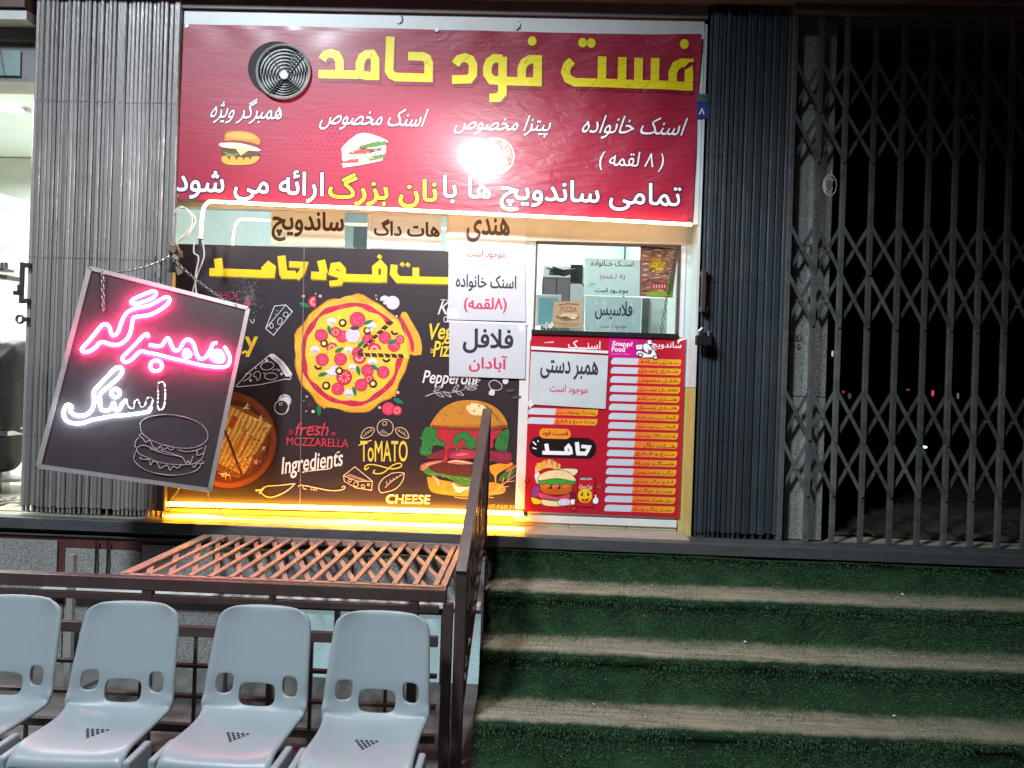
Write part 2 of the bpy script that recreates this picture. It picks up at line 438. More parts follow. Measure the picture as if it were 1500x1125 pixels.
        if e > 0.001:
            for t in range(8): lay(v, f, comp, col, e * cos(t * pi / 4 + .3), .85 * e * sin(t * pi / 4 + .3))
        lay(v, f, comp, col)
    def build(s, name, m, parent=None):
        me = bpy.data.meshes.new(name); me.from_pydata([tuple(p) for p in s.v], [], s.f)
        at = me.attributes.new('col', 'FLOAT_COLOR', 'FACE')
        at.data.foreach_set('color', [x for c in s.c for x in (*c, 1.0)])
        me.materials.append(m)
        o = bpy.data.objects.new(name, me); COL.objects.link(o)
        if parent: put(o, parent)
        return o

# ------------------------------------------------------------------ materials
m_gate = mat('grey_gate_paint', (0.36, 0.325, 0.315), 0.38, 0.35, noise=0.35, nscale=5, stretch=(6, 6, 0.7), bump=0.25, bscale=30, rvar=0.14, dirt=0.5, dcol=(0.17, 0.14, 0.13), vary=0.28)
m_gate2 = mat('dark_blue_gate_paint', (0.040, 0.055, 0.066), 0.5, 0.25, noise=0.4, nscale=5, stretch=(6, 6, 0.8), bump=0.3, bscale=40, rvar=0.12, dirt=0.5, dcol=(0.09, 0.10, 0.10), vary=0.30)
m_grille = mat('dark_grille_paint', (0.13, 0.137, 0.138), 0.5, 0.25, noise=0.5, nscale=14, bump=0.25, bscale=60, dirt=0.5, dcol=(0.24, 0.24, 0.22), vary=.2)
m_gap = mat('black_gap', (0.008, 0.008, 0.009), 0.8)
m_granite = mat('speckled_granite', (0.40, 0.40, 0.38), 0.55, noise=0.4, nscale=70, speck=(190, (0.05, 0.05, 0.05), 0.52, 0.62), dirt=0.4, dcol=(0.16, 0.14, 0.12))
m_brown = mat('brown_metal_paint', (0.085, 0.053, 0.05), 0.42, 0.2, noise=0.4, nscale=12, rvar=0.12, bump=0.12, bscale=80, dirt=0.35, dcol=(0.16, 0.12, 0.11))
m_maroon = mat('maroon_panel', (0.10, 0.03, 0.03), 0.55, noise=0.3, nscale=6, dirt=0.5, dcol=(0.05, 0.025, 0.02))
m_ledge = mat('dark_ledge_metal', (0.11, 0.115, 0.12), 0.45, 0.3, noise=0.45, nscale=9, stretch=(1, 3, 3), rvar=0.12, bump=0.15, bscale=60, dirt=0.5, dcol=(0.16, 0.15, 0.15))
m_white = mat('white_upvc', (0.72, 0.72, 0.70), 0.4, noise=0.12, nscale=5, dirt=0.25, dcol=(0.45, 0.42, 0.38))
m_cream = mat('cream_panel', (0.70, 0.66, 0.58), 0.5, noise=0.15, nscale=6)
m_lintel = mat('lintel_paint', (0.10, 0.085, 0.085), 0.6, noise=0.4, nscale=10, dirt=0.4)
m_sill = mat('stone_sill', (0.38, 0.33, 0.27), 0.45, noise=0.3, nscale=9, speck=(90, (0.2, 0.17, 0.14), 0.55, 0.7))
m_tile = mat('cream_floor_tile', (0.55, 0.50, 0.34), 0.35, noise=0.15, nscale=8)
m_wallwhite = mat('white_shop_wall', (0.66, 0.74, 0.73), 0.6, noise=0.1, nscale=3)
m_black = mat('black_metal', (0.02, 0.02, 0.022), 0.4, 0.3, noise=0.3, nscale=30)
m_steel = mat('galvanised_steel', (0.42, 0.42, 0.43), 0.35, 0.9, noise=0.3, nscale=30, rvar=0.1)
m_darksteel = mat('dark_steel', (0.12, 0.12, 0.12), 0.4, 0.8, noise=0.4, nscale=30, rvar=0.1)
m_cable = mat('white_cable', (0.62, 0.56, 0.54), 0.5)
m_blackcable = mat('black_cable', (0.015, 0.015, 0.015), 0.5)
m_flex = printmat('banner_vinyl', 0.42, bump=0.05, bscale=2.5, wrinkle=0.55, spec=0.5, coat=0.32, coatr=0.17)
m_poster = printmat('poster_vinyl', 0.42, bump=0.06, bscale=5, wear=0.25)
m_menu = printmat('menu_vinyl', 0.35, bump=0.05, bscale=4)
m_back = printmat('backlit_paper', 0.45, bump=0.2, bscale=5, wear=0.1, thru=0.42)
m_paper = printmat('laminated_paper', 0.38, bump=0.25, bscale=5, wear=0.12)
m_board = mat('dark_acrylic', (0.058, 0.046, 0.053), 0.30, noise=0.35, nscale=5, dirt=0.3, dcol=(0.10, 0.08, 0.09), rvar=0.08)
m_alu = mat('aluminium_trim', (0.55, 0.52, 0.52), 0.35, 0.6, noise=0.15, nscale=30)
m_chair = mat('grey_blue_plastic', (0.285, 0.325, 0.345), 0.40, spec=0.45, noise=0.08, nscale=3, bump=0.06, bscale=320, dirt=0.30, dcol=(0.18, 0.20, 0.20), rvar=.08)
m_hole = mat('perforation_dark', (0.012, 0.012, 0.014), 0.8)
m_card = mat('brown_cardboard', (0.34, 0.24, 0.15), 0.8, noise=0.35, nscale=18)
m_concrete = mat('paving_concrete', (0.16, 0.155, 0.145), 0.8, noise=0.35, nscale=8, bump=0.3, bscale=60, dirt=0.5)
m_wood = mat('dark_wood', (0.10, 0.07, 0.055), 0.6, noise=0.4, nscale=10, stretch=(1, 8, 8))
m_neon = emat('pink_neon', (1.0, 0.06, 0.20), 75)
m_neonw = emat('white_neon', (0.72, 0.92, 1.0), 16)
m_neond = emat('white_led_dot', (0.85, 0.9, 1.0), 2.2)
m_neonoff = mat('unlit_led_dot', (0.62, 0.5, 0.52), 0.4)
m_amber = emat('amber_tube', (1.0, 0.40, 0.03), 30.0)
m_warm = emat('warm_white_tube', (1.0, 0.66, 0.33), 18.0)

# ------------------------------------------------------------------ ground and platform
G = -0.05
LZ = 0.785
bm = MB(); bm.box(-60, 60, -60, 60, G - 0.3, G); struct(bm.build('ground', m_concrete))
pl = MB(); pl.box(-8, 8, -0.06, 6.0, G, LZ - 0.004); struct(pl.build('platform', m_sill))

# ------------------------------------------------------------------ steps with artificial turf
def turf_mat():
    m = bpy.data.materials.new('worn_green_turf'); m.use_nodes = True
    n = m.node_tree.nodes; l = m.node_tree.links; b = n['Principled BSDF']
    b.inputs['Roughness'].default_value = 0.85; b.inputs['Specular IOR Level'].default_value = 0.15
    tc = n.new('ShaderNodeTexCoord')
    a = n.new('ShaderNodeAttribute'); a.attribute_name = 'worn'
    t = n.new('ShaderNodeTexNoise'); t.inputs['Scale'].default_value = 6; t.inputs['Detail'].default_value = 10; t.inputs['Roughness'].default_value = 0.7
    l.new(tc.outputs['Object'], t.inputs['Vector'])
    mp = n.new('ShaderNodeMapping'); mp.inputs['Scale'].default_value = (0.8, 9, 9); l.new(tc.outputs['Object'], mp.inputs[0])
    ts = n.new('ShaderNodeTexNoise'); ts.inputs['Scale'].default_value = 5.0; ts.inputs['Detail'].default_value = 5; l.new(mp.outputs[0], ts.inputs['Vector'])
    g = n.new('ShaderNodeMix'); g.data_type = 'RGBA'; g.inputs[6].default_value = (0.006, 0.017, 0.008, 1); g.inputs[7].default_value = (0.030, 0.072, 0.031, 1)
    r = n.new('ShaderNodeMapRange'); r.inputs[1].default_value = 0.3; r.inputs[2].default_value = 0.7; l.new(t.outputs['Fac'], r.inputs[0]); l.new(r.outputs[0], g.inputs[0])
    br = n.new('ShaderNodeMix'); br.data_type = 'RGBA'; br.inputs[6].default_value = (0.18, 0.17, 0.115, 1); br.inputs[7].default_value = (0.37, 0.31, 0.24, 1)
    r2 = n.new('ShaderNodeMapRange'); r2.inputs[1].default_value = 0.3; r2.inputs[2].default_value = 0.7; l.new(ts.outputs['Fac'], r2.inputs[0]); l.new(r2.outputs[0], br.inputs[0])
    # wear patchiness
    t3 = n.new('ShaderNodeTexNoise'); t3.inputs['Scale'].default_value = 11; t3.inputs['Detail'].default_value = 9; t3.inputs['Roughness'].default_value = .75; l.new(tc.outputs['Object'], t3.inputs['Vector'])
    mu = n.new('ShaderNodeMath'); mu.operation = 'MULTIPLY_ADD'; mu.inputs[1].default_value = 0.9; mu.inputs[2].default_value = -0.45; l.new(t3.outputs['Fac'], mu.inputs[0])
    ad = n.new('ShaderNodeMath'); ad.operation = 'ADD'; ad.use_clamp = True; l.new(a.outputs['Fac'], ad.inputs[0]); l.new(mu.outputs[0], ad.inputs[1])
    sm = n.new('ShaderNodeMapRange'); sm.inputs[1].default_value = 0.25; sm.inputs[2].default_value = 0.75; sm.interpolation_type = 'SMOOTHSTEP'; l.new(ad.outputs[0], sm.inputs[0])
    mx = n.new('ShaderNodeMix'); mx.data_type = 'RGBA'; l.new(sm.outputs[0], mx.inputs[0]); l.new(g.outputs[2], mx.inputs[6]); l.new(br.outputs[2], mx.inputs[7])
    l.new(mx.outputs[2], b.inputs['Base Color'])
    tb = n.new('ShaderNodeTexNoise'); tb.inputs['Scale'].default_value = 150; tb.inputs['Detail'].default_value = 3; l.new(tc.outputs['Object'], tb.inputs['Vector'])
    bp = n.new('ShaderNodeBump'); bp.inputs['Strength'].default_value = 0.9; bp.inputs['Distance'].default_value = 0.012
    l.new(tb.outputs['Fac'], bp.inputs['Height']); l.new(bp.outputs[0], b.inputs['Normal'])
    return m
m_turf = turf_mat()
SX0, SX1 = -0.205, 4.4
stair = thing('staircase', 'wide staircase covered in worn green artificial turf with brown trodden treads', 'stairs', (1.6, -0.7, G))
# profile across the steps: (y, z, worn)
prof = []
y = -0.142; z = LZ - 0.075
prof.append((y, z, 0.0))
NST = 4
for k in range(1, NST + 1):
    zt = LZ - 0.2 * k - 0.005; yb = -0.142 - 0.30 * (k - 1); yf = yb - 0.30
    prof += [(yb + 0.006, zt + .135, 0.0), (yb - 0.004, zt + 0.085, 0.0), (yb - 0.020, zt + 0.045, 0.0), (yb - 0.042, zt + 0.018, 0.04), (yb - 0.075, zt + 0.004, .25), (yb - 0.12, zt, 0.52), (yb - 0.18, zt, 0.70), (yb - 0.22, zt, .76)]
    if k < NST:
        prof += [(yf + 0.05, zt - 0.001, .80), (yf + 0.018, zt - 0.004, .74), (yf + 0.004, zt - 0.014, 0.55), (yf - 0.002, zt - 0.03, 0.18), (yf - 0.004, zt - 0.06, 0.0)]
prof += [(-2.6, LZ - 0.2 * NST - 0.005, 0.9)]
pr = []
for a, b_ in zip(prof[:-1], prof[1:]):
    d = hypot(a[0] - b_[0], a[1] - b_[1]); n_ = max(1, int(d / 0.03))
    for i in range(n_): t = i / n_; pr.append(tuple(a[j] + (b_[j] - a[j]) * t for j in range(3)))
pr.append(prof[-1])
NX = 150
rd = random.Random(3)
from mathutils import noise as mnoise
vs = []; wn = []
for i, (yy, zz, wv) in enumerate(pr):
    for k in range(NX + 1):
        x = SX0 + (SX1 - SX0) * k / NX
        q = mnoise.noise(Vector((x * 2.2, yy * 4, zz * 5))) * 0.010 + mnoise.noise(Vector((x * 9, yy * 14, zz * 14))) * 0.004
        vs.append((x, yy - abs(q) * 0.6 + q * 0.3, zz + q * 0.45)); wn.append(wv)
fs = [(i * (NX + 1) + k, i * (NX + 1) + k + 1, (i + 1) * (NX + 1) + k + 1, (i + 1) * (NX + 1) + k) for i in range(len(pr) - 1) for k in range(NX)]
me = bpy.data.meshes.new('turf_carpet'); me.from_pydata(vs, [], fs)
me.attributes.new('worn', 'FLOAT', 'POINT').data.foreach_set('value', wn)
me.polygons.foreach_set('use_smooth', [True] * len(fs)); me.materials.append(m_turf)
car = bpy.data.objects.new('turf_carpet', me); COL.objects.link(car); put(car, stair)
core = MB()
for k in range(1, NST):
    core.box(SX0 + 0.01, SX1, -0.142 - 0.3 * k + 0.03, -0.142 - 0.3 * (k - 1) + 0.028, G, LZ - 0.2 * k - 0.045)
core.build('concrete_core', m_concrete, stair)
# turf blades on the green faces
bv = []; bf = []; bw = []
for i in range(len(pr) - 1):
    (y0, z0, w0), (y1, z1, w1) = pr[i], pr[i + 1]
    d = hypot(y1 - y0, z1 - z0); wv = (w0 + w1) / 2
    if y0 < -1.75: continue
    dens = 46000 * (1 - 0.93 * min(1, wv * 1.1))
    nb = int(dens * d * (3.2 - SX0)); nrm = Vector((0, -(z0 - z1), 0)) if False else Vector((0, z1 - z0, -(y1 - y0))).normalized()
    for _ in range(nb):
        t = rd.random(); x = SX0 + rd.random() * (3.2 - SX0); yy = y0 + (y1 - y0) * t; zz = z0 + (z1 - z0) * t
        q = mnoise.noise(Vector((x * 2.2, yy * 4, zz * 5))) * 0.010 + mnoise.noise(Vector((x * 9, yy * 14, zz * 14))) * 0.004
        if mnoise.noise(Vector((x * 3.1, yy * 3, zz * 6 + 4))) + mnoise.noise(Vector((x * 11, yy * 9, zz * 16))) * .6 < rd.uniform(-.75, .35): continue
        p = Vector((x, yy - abs(q) * 0.6 + q * 0.3, zz + q * 0.45))
        L = rd.uniform(0.010, 0.020) * (1 - 0.55 * wv); dr = (nrm + Vector((rd.uniform(-.6, .6), rd.uniform(-.5, .2), rd.uniform(-.65, .25)))).normalized()
        sd = dr.cross(Vector((rd.uniform(-1, 1), rd.uniform(-1, 1), rd.uniform(-1, 1)))).normalized() * 0.0014
        o = len(bv); bv += [p - sd, p + sd, p + dr * L]; bf.append((o, o + 1, o + 2)); bw.append(rd.random())
me = bpy.data.meshes.new('turf_blades'); me.from_pydata([tuple(p) for p in bv], [], bf)
me.attributes.new('shade', 'FLOAT', 'FACE').data.foreach_set('value', bw)
mb_ = bpy.data.materials.new('turf_blade'); mb_.use_nodes = True
n = mb_.node_tree.nodes; l = mb_.node_tree.links; b = n['Principled BSDF']; b.inputs['Roughness'].default_value = 0.6
a = n.new('ShaderNodeAttribute'); a.attribute_name = 'shade'; mx = n.new('ShaderNodeMix'); mx.data_type = 'RGBA'
mx.inputs[6].default_value = (0.020, 0.054, 0.022, 1); mx.inputs[7].default_value = (0.11, 0.22, 0.10, 1); l.new(a.outputs['Fac'], mx.inputs[0]); l.new(mx.outputs[2], b.inputs['Base Color'])
me.materials.append(mb_); o = bpy.data.objects.new('turf_blades', me); COL.objects.link(o); put(o, stair); o['kind'] = 'stuff'
# bits of litter on the steps
def litter(u, v, k, y_, label):
    p = W(u, v, y_); m_ = MB(); rr = random.Random(u)
    pts = [(p.x + rr.uniform(.6, 1) * 0.009 * cos(t), p.y + rr.uniform(.6, 1) * 0.007 * sin(t), LZ - 0.2 * k + 0.006 + rr.uniform(0, .004)) for t in [i * 1.05 for i in range(6)]]
    m_.prism(pts, (0, 0, 0.0025)); tag(m_.build('paper_scrap', m_white), label, 'litter')
litter(1092, 935, 2, -0.56, 'tiny white paper scrap near the middle of the second tread from the top')
litter(1322, 872, 1, -0.30, 'tiny white paper scrap on the right of the top tread')
litter(870, 1025, 3, -0.90, 'tiny white paper scrap on the third tread near the railing')
litter(1310, 1036, 3, -0.88, 'tiny white paper scrap on the right of the third tread')

# ------------------------------------------------------------------ ledge
e = thing('edge_beam', 'long dark metal beam edging the raised shop platform', 'beam', (0, -0.1, LZ - 0.06))
m_ = MB(); m_.box(-7, 6, -0.14, -0.062, LZ - 0.062, LZ + 0.002); m_.build('beam_channel', m_ledge, e, bevel=0.004)
m_ = MB(); m_.box(-7, SX0 - 0.02, -0.118, -0.063, LZ - 0.100, LZ - 0.092); m_.build('drip_strip', m_ledge, e)
m_ = MB(); m_.box(0.93, 6, -0.06, 0.03, LZ - 0.003, LZ + 0.006); m_.build('gate_track', m_ledge, e)

# ------------------------------------------------------------------ basement wall under the platform
bw_ = thing('basement_wall', 'speckled granite basement wall with maroon upper band below the shop', 'wall', (-2, -0.1, G))
m_ = MB(); m_.box(-7, SX0 - 0.012, -0.10, -0.07, G, LZ - 0.105); m_.build('maroon_band', m_maroon, bw_)
edges = [-6.2, -4.9, -3.75, X(82, 860, -.115), X(93, 860, -.115), X(205, 870, -.115), -1.35, -0.98, SX0 - 0.02]
tops = [0.655, 0.66, 0.655, 0.30, 0.615, 0.655, 0.66, 0.655]
for i in range(len(edges) - 1):
    m_ = MB(); m_.box(edges[i] + .003, edges[i + 1] - .003, -0.112 - 0.002 * (i % 2), -0.101, G, tops[i]); m_.build('granite_tile', m_granite, bw_, bevel=0.002)
m_ = MB(); m_.box(-2.72, -0.24, -0.20, -0.115, 0.385, 0.405); m_.build('stone_string_course', m_white, bw_)
bwn = thing('basement_window', 'pale blue patterned basement window behind the fence and chairs', 'window', (-1.1, -0.1, G))
m_ = MB()
for (a0, a1) in ((-1.62, -1.58), (-1.06, -1.03), (-0.46, -0.43)): m_.box(a0, a1, -0.165, -0.117, G, 0.375)
m_.box(-1.62, -0.43, -0.160, -0.117, 0.335, 0.374); m_.build('window_frame', m_brown, bwn)
def lit_glass(name, col, st, bscale):
    m = mat(name, col, 0.25, noise=0.25, nscale=3.5, bump=0.7, bscale=bscale, emit=col, estr=st); return m
m_bglass = lit_glass('hammered_lit_glass', (0.42, 0.60, 0.62), 0.30, 90)
for a0, a1 in ((-1.58, -1.06), (-1.03, -0.46)):
    m_ = MB(); m_.box(a0, a1, -0.135, -0.118, G, 0.334); m_.build('patterned_pane', m_bglass, bwn)
bwn2 = thing('side_pane', 'narrow pale pane beside the turf stairs right of the basement window', 'window', (-.3, -0.1, G))
m_ = MB(); m_.box(-0.41, -0.24, -0.135, -0.118, G, 0.375); m_.build('pane', m_bglass, bwn2)
m_ = MB(); m_.box(-0.41, -0.24, -0.14, -0.118, 0.345, 0.375); m_.build('pane_frame', m_white, bwn2)
for u, lb in ((140, 'left one of two thin black cables hanging down the granite basement wall'), (157, 'right one of two thin black cables hanging down the granite basement wall')):
    m_ = MB(); m_.tube([(X(u, 800, -.13), -.126, LZ - .11), (X(u, 800, -.13) + .004, -.130, .55), (X(u, 800, -.13), -.128, .41)], 0.006, 6)
    tag(m_.build('hanging_cable', m_blackcable), lb, 'cable')

# ------------------------------------------------------------------ building shell
facade = thing('shop_building', 'shop front building with dark lintel, piers and lit rooms', 'building', (0, 0.5, LZ))
def part(nm, mtl, *boxes, bevel=0.0, parent=facade):
    m_ = MB()
    for b_ in boxes: m_.box(*b_)
    return m_.build(nm, mtl, parent, bevel=bevel)
ZT = 3.79
part('lintel', m_lintel, (-7, 6.5, -0.08, 0.30, ZT + 0.075, 5.2))
part('upper_wall', m_lintel, (-7, 6.5, 0.31, 0.6, ZT + 0.2, 5.2))
part('shutter_rail', mat('shutter_rail_paint', (.20, .17, .17), .5, noise=.3, nscale=9), (-2.2, .95, .015, .20, 3.79, 3.863)); part('lintel_strip', m_ledge, (1.05, 6.0, -0.095, -0.081, ZT + 0.085, ZT + 0.10))
# main shop room
RX0, RX1 = -2.26, 0.94
part('ceiling', m_wallwhite, (-7, 1.66, 0.30, 5.0, 3.75, 3.80))
part('back_wall', m_wallwhite, (RX0, RX1, 3.6, 3.7, LZ, 3.74))
part('left_room_wall', m_wallwhite, (RX0 - 0.06, RX0, 0.30, 3.59, LZ, 3.74))
part('right_room_wall', m_wallwhite, (RX1 + .012, RX1 + 0.07, 0.25, 3.59, LZ, 3.74))
# pier behind left gate
part('gate_backing', m_gap, (-3.0, -2.27, 0.12, 0.20, LZ, ZT + 0.07)); part('gate_backing', m_gap, (0.96, 1.44, 0.12, 0.20, LZ, ZT + 0.07))
# granite pillar between right gate and grille
pil = thing('granite_pillar', 'narrow granite pillar with scribbled numbers between the right gate and grille', 'pillar', (1.57, .2, LZ))
px0, px1 = X(1147, 780, .08), X(1203, 780, .08)
for i, (z0, z1) in enumerate(((LZ + .003, 1.62), (1.624, 2.5), (2.504, 3.3), (3.304, ZT + .07))):
    m_ = MB(); m_.box(px0, px1, 0.08 + .001 * (i % 2), 0.40, z0, z1); m_.build('granite_block', m_granite, pil, bevel=.003)
ar = Art(Y=0.0785)
ar.text('۲۰۲', 1168, 410, 15, 15, '#141414', .012, ang=-25); ar.text('۱۷-۵', 1164, 494, 20, 9, '#141414', .012, ang=-4)
ar.stroke([(1155, 500), (1174, 499)], 1.3, '#141414'); ar.text('۵۰۲', 1164, 508, 17, 9, '#141414', .012, ang=-6)
ar.build('scribble', printmat('marker_ink', .6), pil)
# right dark room
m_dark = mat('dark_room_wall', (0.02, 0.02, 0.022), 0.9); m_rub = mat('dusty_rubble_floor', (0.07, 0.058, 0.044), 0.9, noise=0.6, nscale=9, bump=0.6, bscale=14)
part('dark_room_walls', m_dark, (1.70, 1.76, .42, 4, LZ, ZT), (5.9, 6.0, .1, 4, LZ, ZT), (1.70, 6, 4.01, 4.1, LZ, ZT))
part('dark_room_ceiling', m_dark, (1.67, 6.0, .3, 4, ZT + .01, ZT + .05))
part('transom_strip', mat('pale_transom', (0.30, 0.30, 0.31), .6, noise=.3, nscale=12), (1.72, 6.0, .10, .14, Z(1300, 45, .1), Z(1300, 27, .1)))
part('transom_rail', m_lintel, (1.72, 6.0, .085, .145, Z(1300, 54, .1), Z(1300, 46, .1)))
# rubble heap
rv = []; NXr, NYr = 180, 80
for j in range(NYr + 1):
    for i in range(NXr + 1):
        x = 1.74 + 3.6 * i / NXr; yy = .25 + 2.2 * j / NYr
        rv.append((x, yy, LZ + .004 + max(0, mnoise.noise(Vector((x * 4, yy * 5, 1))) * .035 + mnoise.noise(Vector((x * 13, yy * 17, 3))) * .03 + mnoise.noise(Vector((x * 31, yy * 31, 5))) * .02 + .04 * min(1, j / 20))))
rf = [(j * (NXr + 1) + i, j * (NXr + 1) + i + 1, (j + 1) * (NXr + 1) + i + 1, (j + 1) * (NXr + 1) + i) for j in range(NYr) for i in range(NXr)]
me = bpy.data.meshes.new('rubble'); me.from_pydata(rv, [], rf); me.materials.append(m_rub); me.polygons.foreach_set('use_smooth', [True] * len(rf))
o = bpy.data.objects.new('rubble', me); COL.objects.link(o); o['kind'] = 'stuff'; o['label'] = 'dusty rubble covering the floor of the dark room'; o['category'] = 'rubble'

def glow(u, v, Y, w_, h_, col, st, label, cat='lamp', nm='street_reflection'):  # glowing discs added to imitate street lights reflected in dark glass
    p = W(u, v, Y); k = (Y - CAM.y) / FPX; t = thing(nm, label, cat, p)
    m_ = MB(); n_ = 10
    m_.prism([(p.x + w_ * k / 2 * cos(2 * pi * i / n_), Y, p.z + h_ * k / 2 * sin(2 * pi * i / n_)) for i in range(n_)], (0, .012, 0)); m_.build('lens', emat(nm + '_glow', col, st), t)  # shining disc that stands for the reflection
    m_ = MB(); m_.box(p.x - w_ * k * .6, p.x + w_ * k * .6, Y + .0125, Y + .04, p.z - h_ * k * .6, p.z + h_ * k * .6); m_.build('disc_back', m_black, t)
glow(1354, 655, 1.2, 9, 4, (0.5, 1, .95), 1.3, 'small bright cyan street reflection low behind the grille, made as a glowing disc')
glow(1367, 576, 1.2, 2.5, 9, (1, .05, .2), .55, 'red upright street reflection behind the grille, rightmost of the red ones')
glow(1331, 571, 1.2, 4, 3, (.8, .12, .12), .18, 'faint red street reflection in the middle behind the grille, left of the upright red one')
glow(1236, 574, 1.2, 3, 4, (.8, .05, .12), .3, 'small red street reflection close to the left behind the grille')
glow(1245, 580, 1.3, 4, 9, (.45, .42, .38), .09, 'small dim whitish street reflection beside the leftmost red one')
glow(1220, 518, .9, 2, 9, (.8, .85, .9), .4, 'thin white glint near the granite pillar in the dark room')
glow(1404, 580, 1.1, 1.6, 9, (.6, .62, .62), .16, 'thin curved white glint right of the red reflections in the dark room')
glow(1309, 651, 1.1, 2, 3, (.6, .8, .9), .3, 'tiny bluish glint left of the cyan reflection in the dark room')
pl_ = thing('number_plate', 'dark blue house number plate reading 88 seen dimly behind the grille', 'plate', W(1422, 165, .5))
ar = Art(Y=.5); ar.slab([(1407, 150), (1436, 151), (1436, 178), (1407, 177)], '#20255e', .004); ar.text('۸۸', 1419, 171, 16, 10, '#c8ccd8', .015); ar.build('plate_face', m_poster, pl_)

# ------------------------------------------------------------------ folding gates
def folding_gate(nm, label, us, vref, mtl, loc, seed, ztop, rows, extra):
    t = thing(nm, label, 'gate', loc); rr = random.Random(seed)
    xs = [X(u, vref, 0.0) for u in us]
    for i in range(len(xs) - 1):
        x0, x1 = xs[i] + .0013, xs[i + 1] - .0013; d = rr.choice((0, .003, .006, .011)); wd = x1 - x0
        m_ = MB(); zb = LZ + .035 + rr.uniform(0, .014); zt = ztop - rr.uniform(0, .01)
        y0 = d; c = min(.006, wd * .2)
        pol = [(x0, y0 + c, zb), (x0 + c, y0, zb), (x1 - c, y0, zb), (x1, y0 + c, zb), (x1, y0 + .03, zb), (x0, y0 + .03, zb)]
        m_.prism(pol, (rr.uniform(-.0012, .0012), 0, zt - zb))
        xm = (x0 + x1) / 2
        for zr in rows:
            m_.tube([(xm, y0 + .002, zr), (xm, y0 - .004, zr)], .006, 8)
        m_.box(xm - .006, xm + .006, y0 + .006, y0 + .024, LZ + .007, zb + .004)
        m_.build('slat', mtl, t)
    extra(t, xs); return t
def left_extra(t, xs):
    x = xs[0]; ym = .012
    for (v0, v1) in ((385, 445),):
        z0, z1 = Z(38, v1), Z(38, v0); xl = X(34, 415)
        m_ = MB(); m_.box(xl - .004, xl + .018, -.03, -.012, z0, z1); m_.box(xl + .016, x + .03, -.028, .01, z1 - .03, z1 - .002); m_.box(xl + .016, x + .03, -.028, .01, z0 + .002, z0 + .03); m_.build('pull_handle', m_brown, t, bevel=.003)
    zc = Z(30, 430); m_ = MB(); m_.box(X(25, 430), X(36, 430), -.034, -.013, zc - .012, zc + .012); m_.tube([(X(31, 420), -.024, zc), (X(31, 420), -.024, zc + .05)], .006, 8); m_.build('bolt', m_darksteel, t)
    zc = Z(33, 468); m_ = MB(); m_.tube([(X(33, 468) + .022 * cos(a_), -.02, zc + .022 * sin(a_)) for a_ in [i * pi / 6 for i in range(12)]], .008, 8, True); m_.box(X(36, 468), x + .03, -.026, .01, zc - .012, zc + .012); m_.build('hasp', m_brown, t)
us = [z_ / 2.814 for z_ in (118, 138, 160, 183, 200, 215, 232, 248, 268, 287, 303, 318, 335, 352, 370, 387, 403, 420, 438, 455, 497, 515, 533, 550, 567, 583, 600, 617, 635, 650, 668, 690, 718)]
folding_gate('folding_gate', 'closed up grey accordion folding gate left of the red banner', us, 300, m_gate, (-2.56, 0, LZ), 5, ZT + .074, (Z(150, 148), Z(150, 378), 1.25), left_extra)
def right_extra(t, xs):
    x = xs[0]; z0, z1 = Z(1032, 458), Z(1032, 397)
    m_ = MB(); xl = X(1030, 430, -.04); m_.box(xl - .012, xl + .012, -.05, -.03, z0, z1); m_.box(xl - .01, x + .03, -.031, .01, z1 - .03, z1 - .005); m_.box(xl - .01, x + .03, -.031, .01, z0 + .005, z0 + .03); m_.build('pull_handle', m_brown, t, bevel=.003)
    zc = Z(1030, 495); m_ = MB(); m_.box(x - .01, x + .06, -.022, .012, zc - .035, zc + .03); m_.build('lock_plate', m_black, t, bevel=.003)
us = [1000 + z_ / 2.679 for z_ in (57, 68, 92, 106, 122, 140, 162, 183, 203, 218, 243, 275, 305, 335, 365, 392)]
folding_gate('folding_gate', 'closed up dark blue grey accordion folding gate right of the banner', us, 650, m_gate2, (1.2, 0, LZ), 8, ZT + .072, (Z(1090, 412), Z(1090, 646), 3.0), right_extra)
pk = thing('padlock', 'black padlock hanging on the handle side of the right folding gate', 'padlock', W(1030, 495, -.06))
p = W(1030, 497, -.05); m_ = MB(); m_.box(p.x - .045, p.x + .045, -.075, -.04, p.z - .035, p.z + .022); m_.build('lock_body', m_black, pk, bevel=.006)
m_ = MB(); m_.tube([(p.x - .028, -.057, p.z + .02), (p.x - .028, -.057, p.z + .045), (p.x - .01, -.057, p.z + .062), (p.x + .012, -.057, p.z + .062), (p.x + .028, -.057, p.z + .045), (p.x + .028, -.057, p.z + .02)], .007, 8); m_.build('shackle', m_steel, pk)

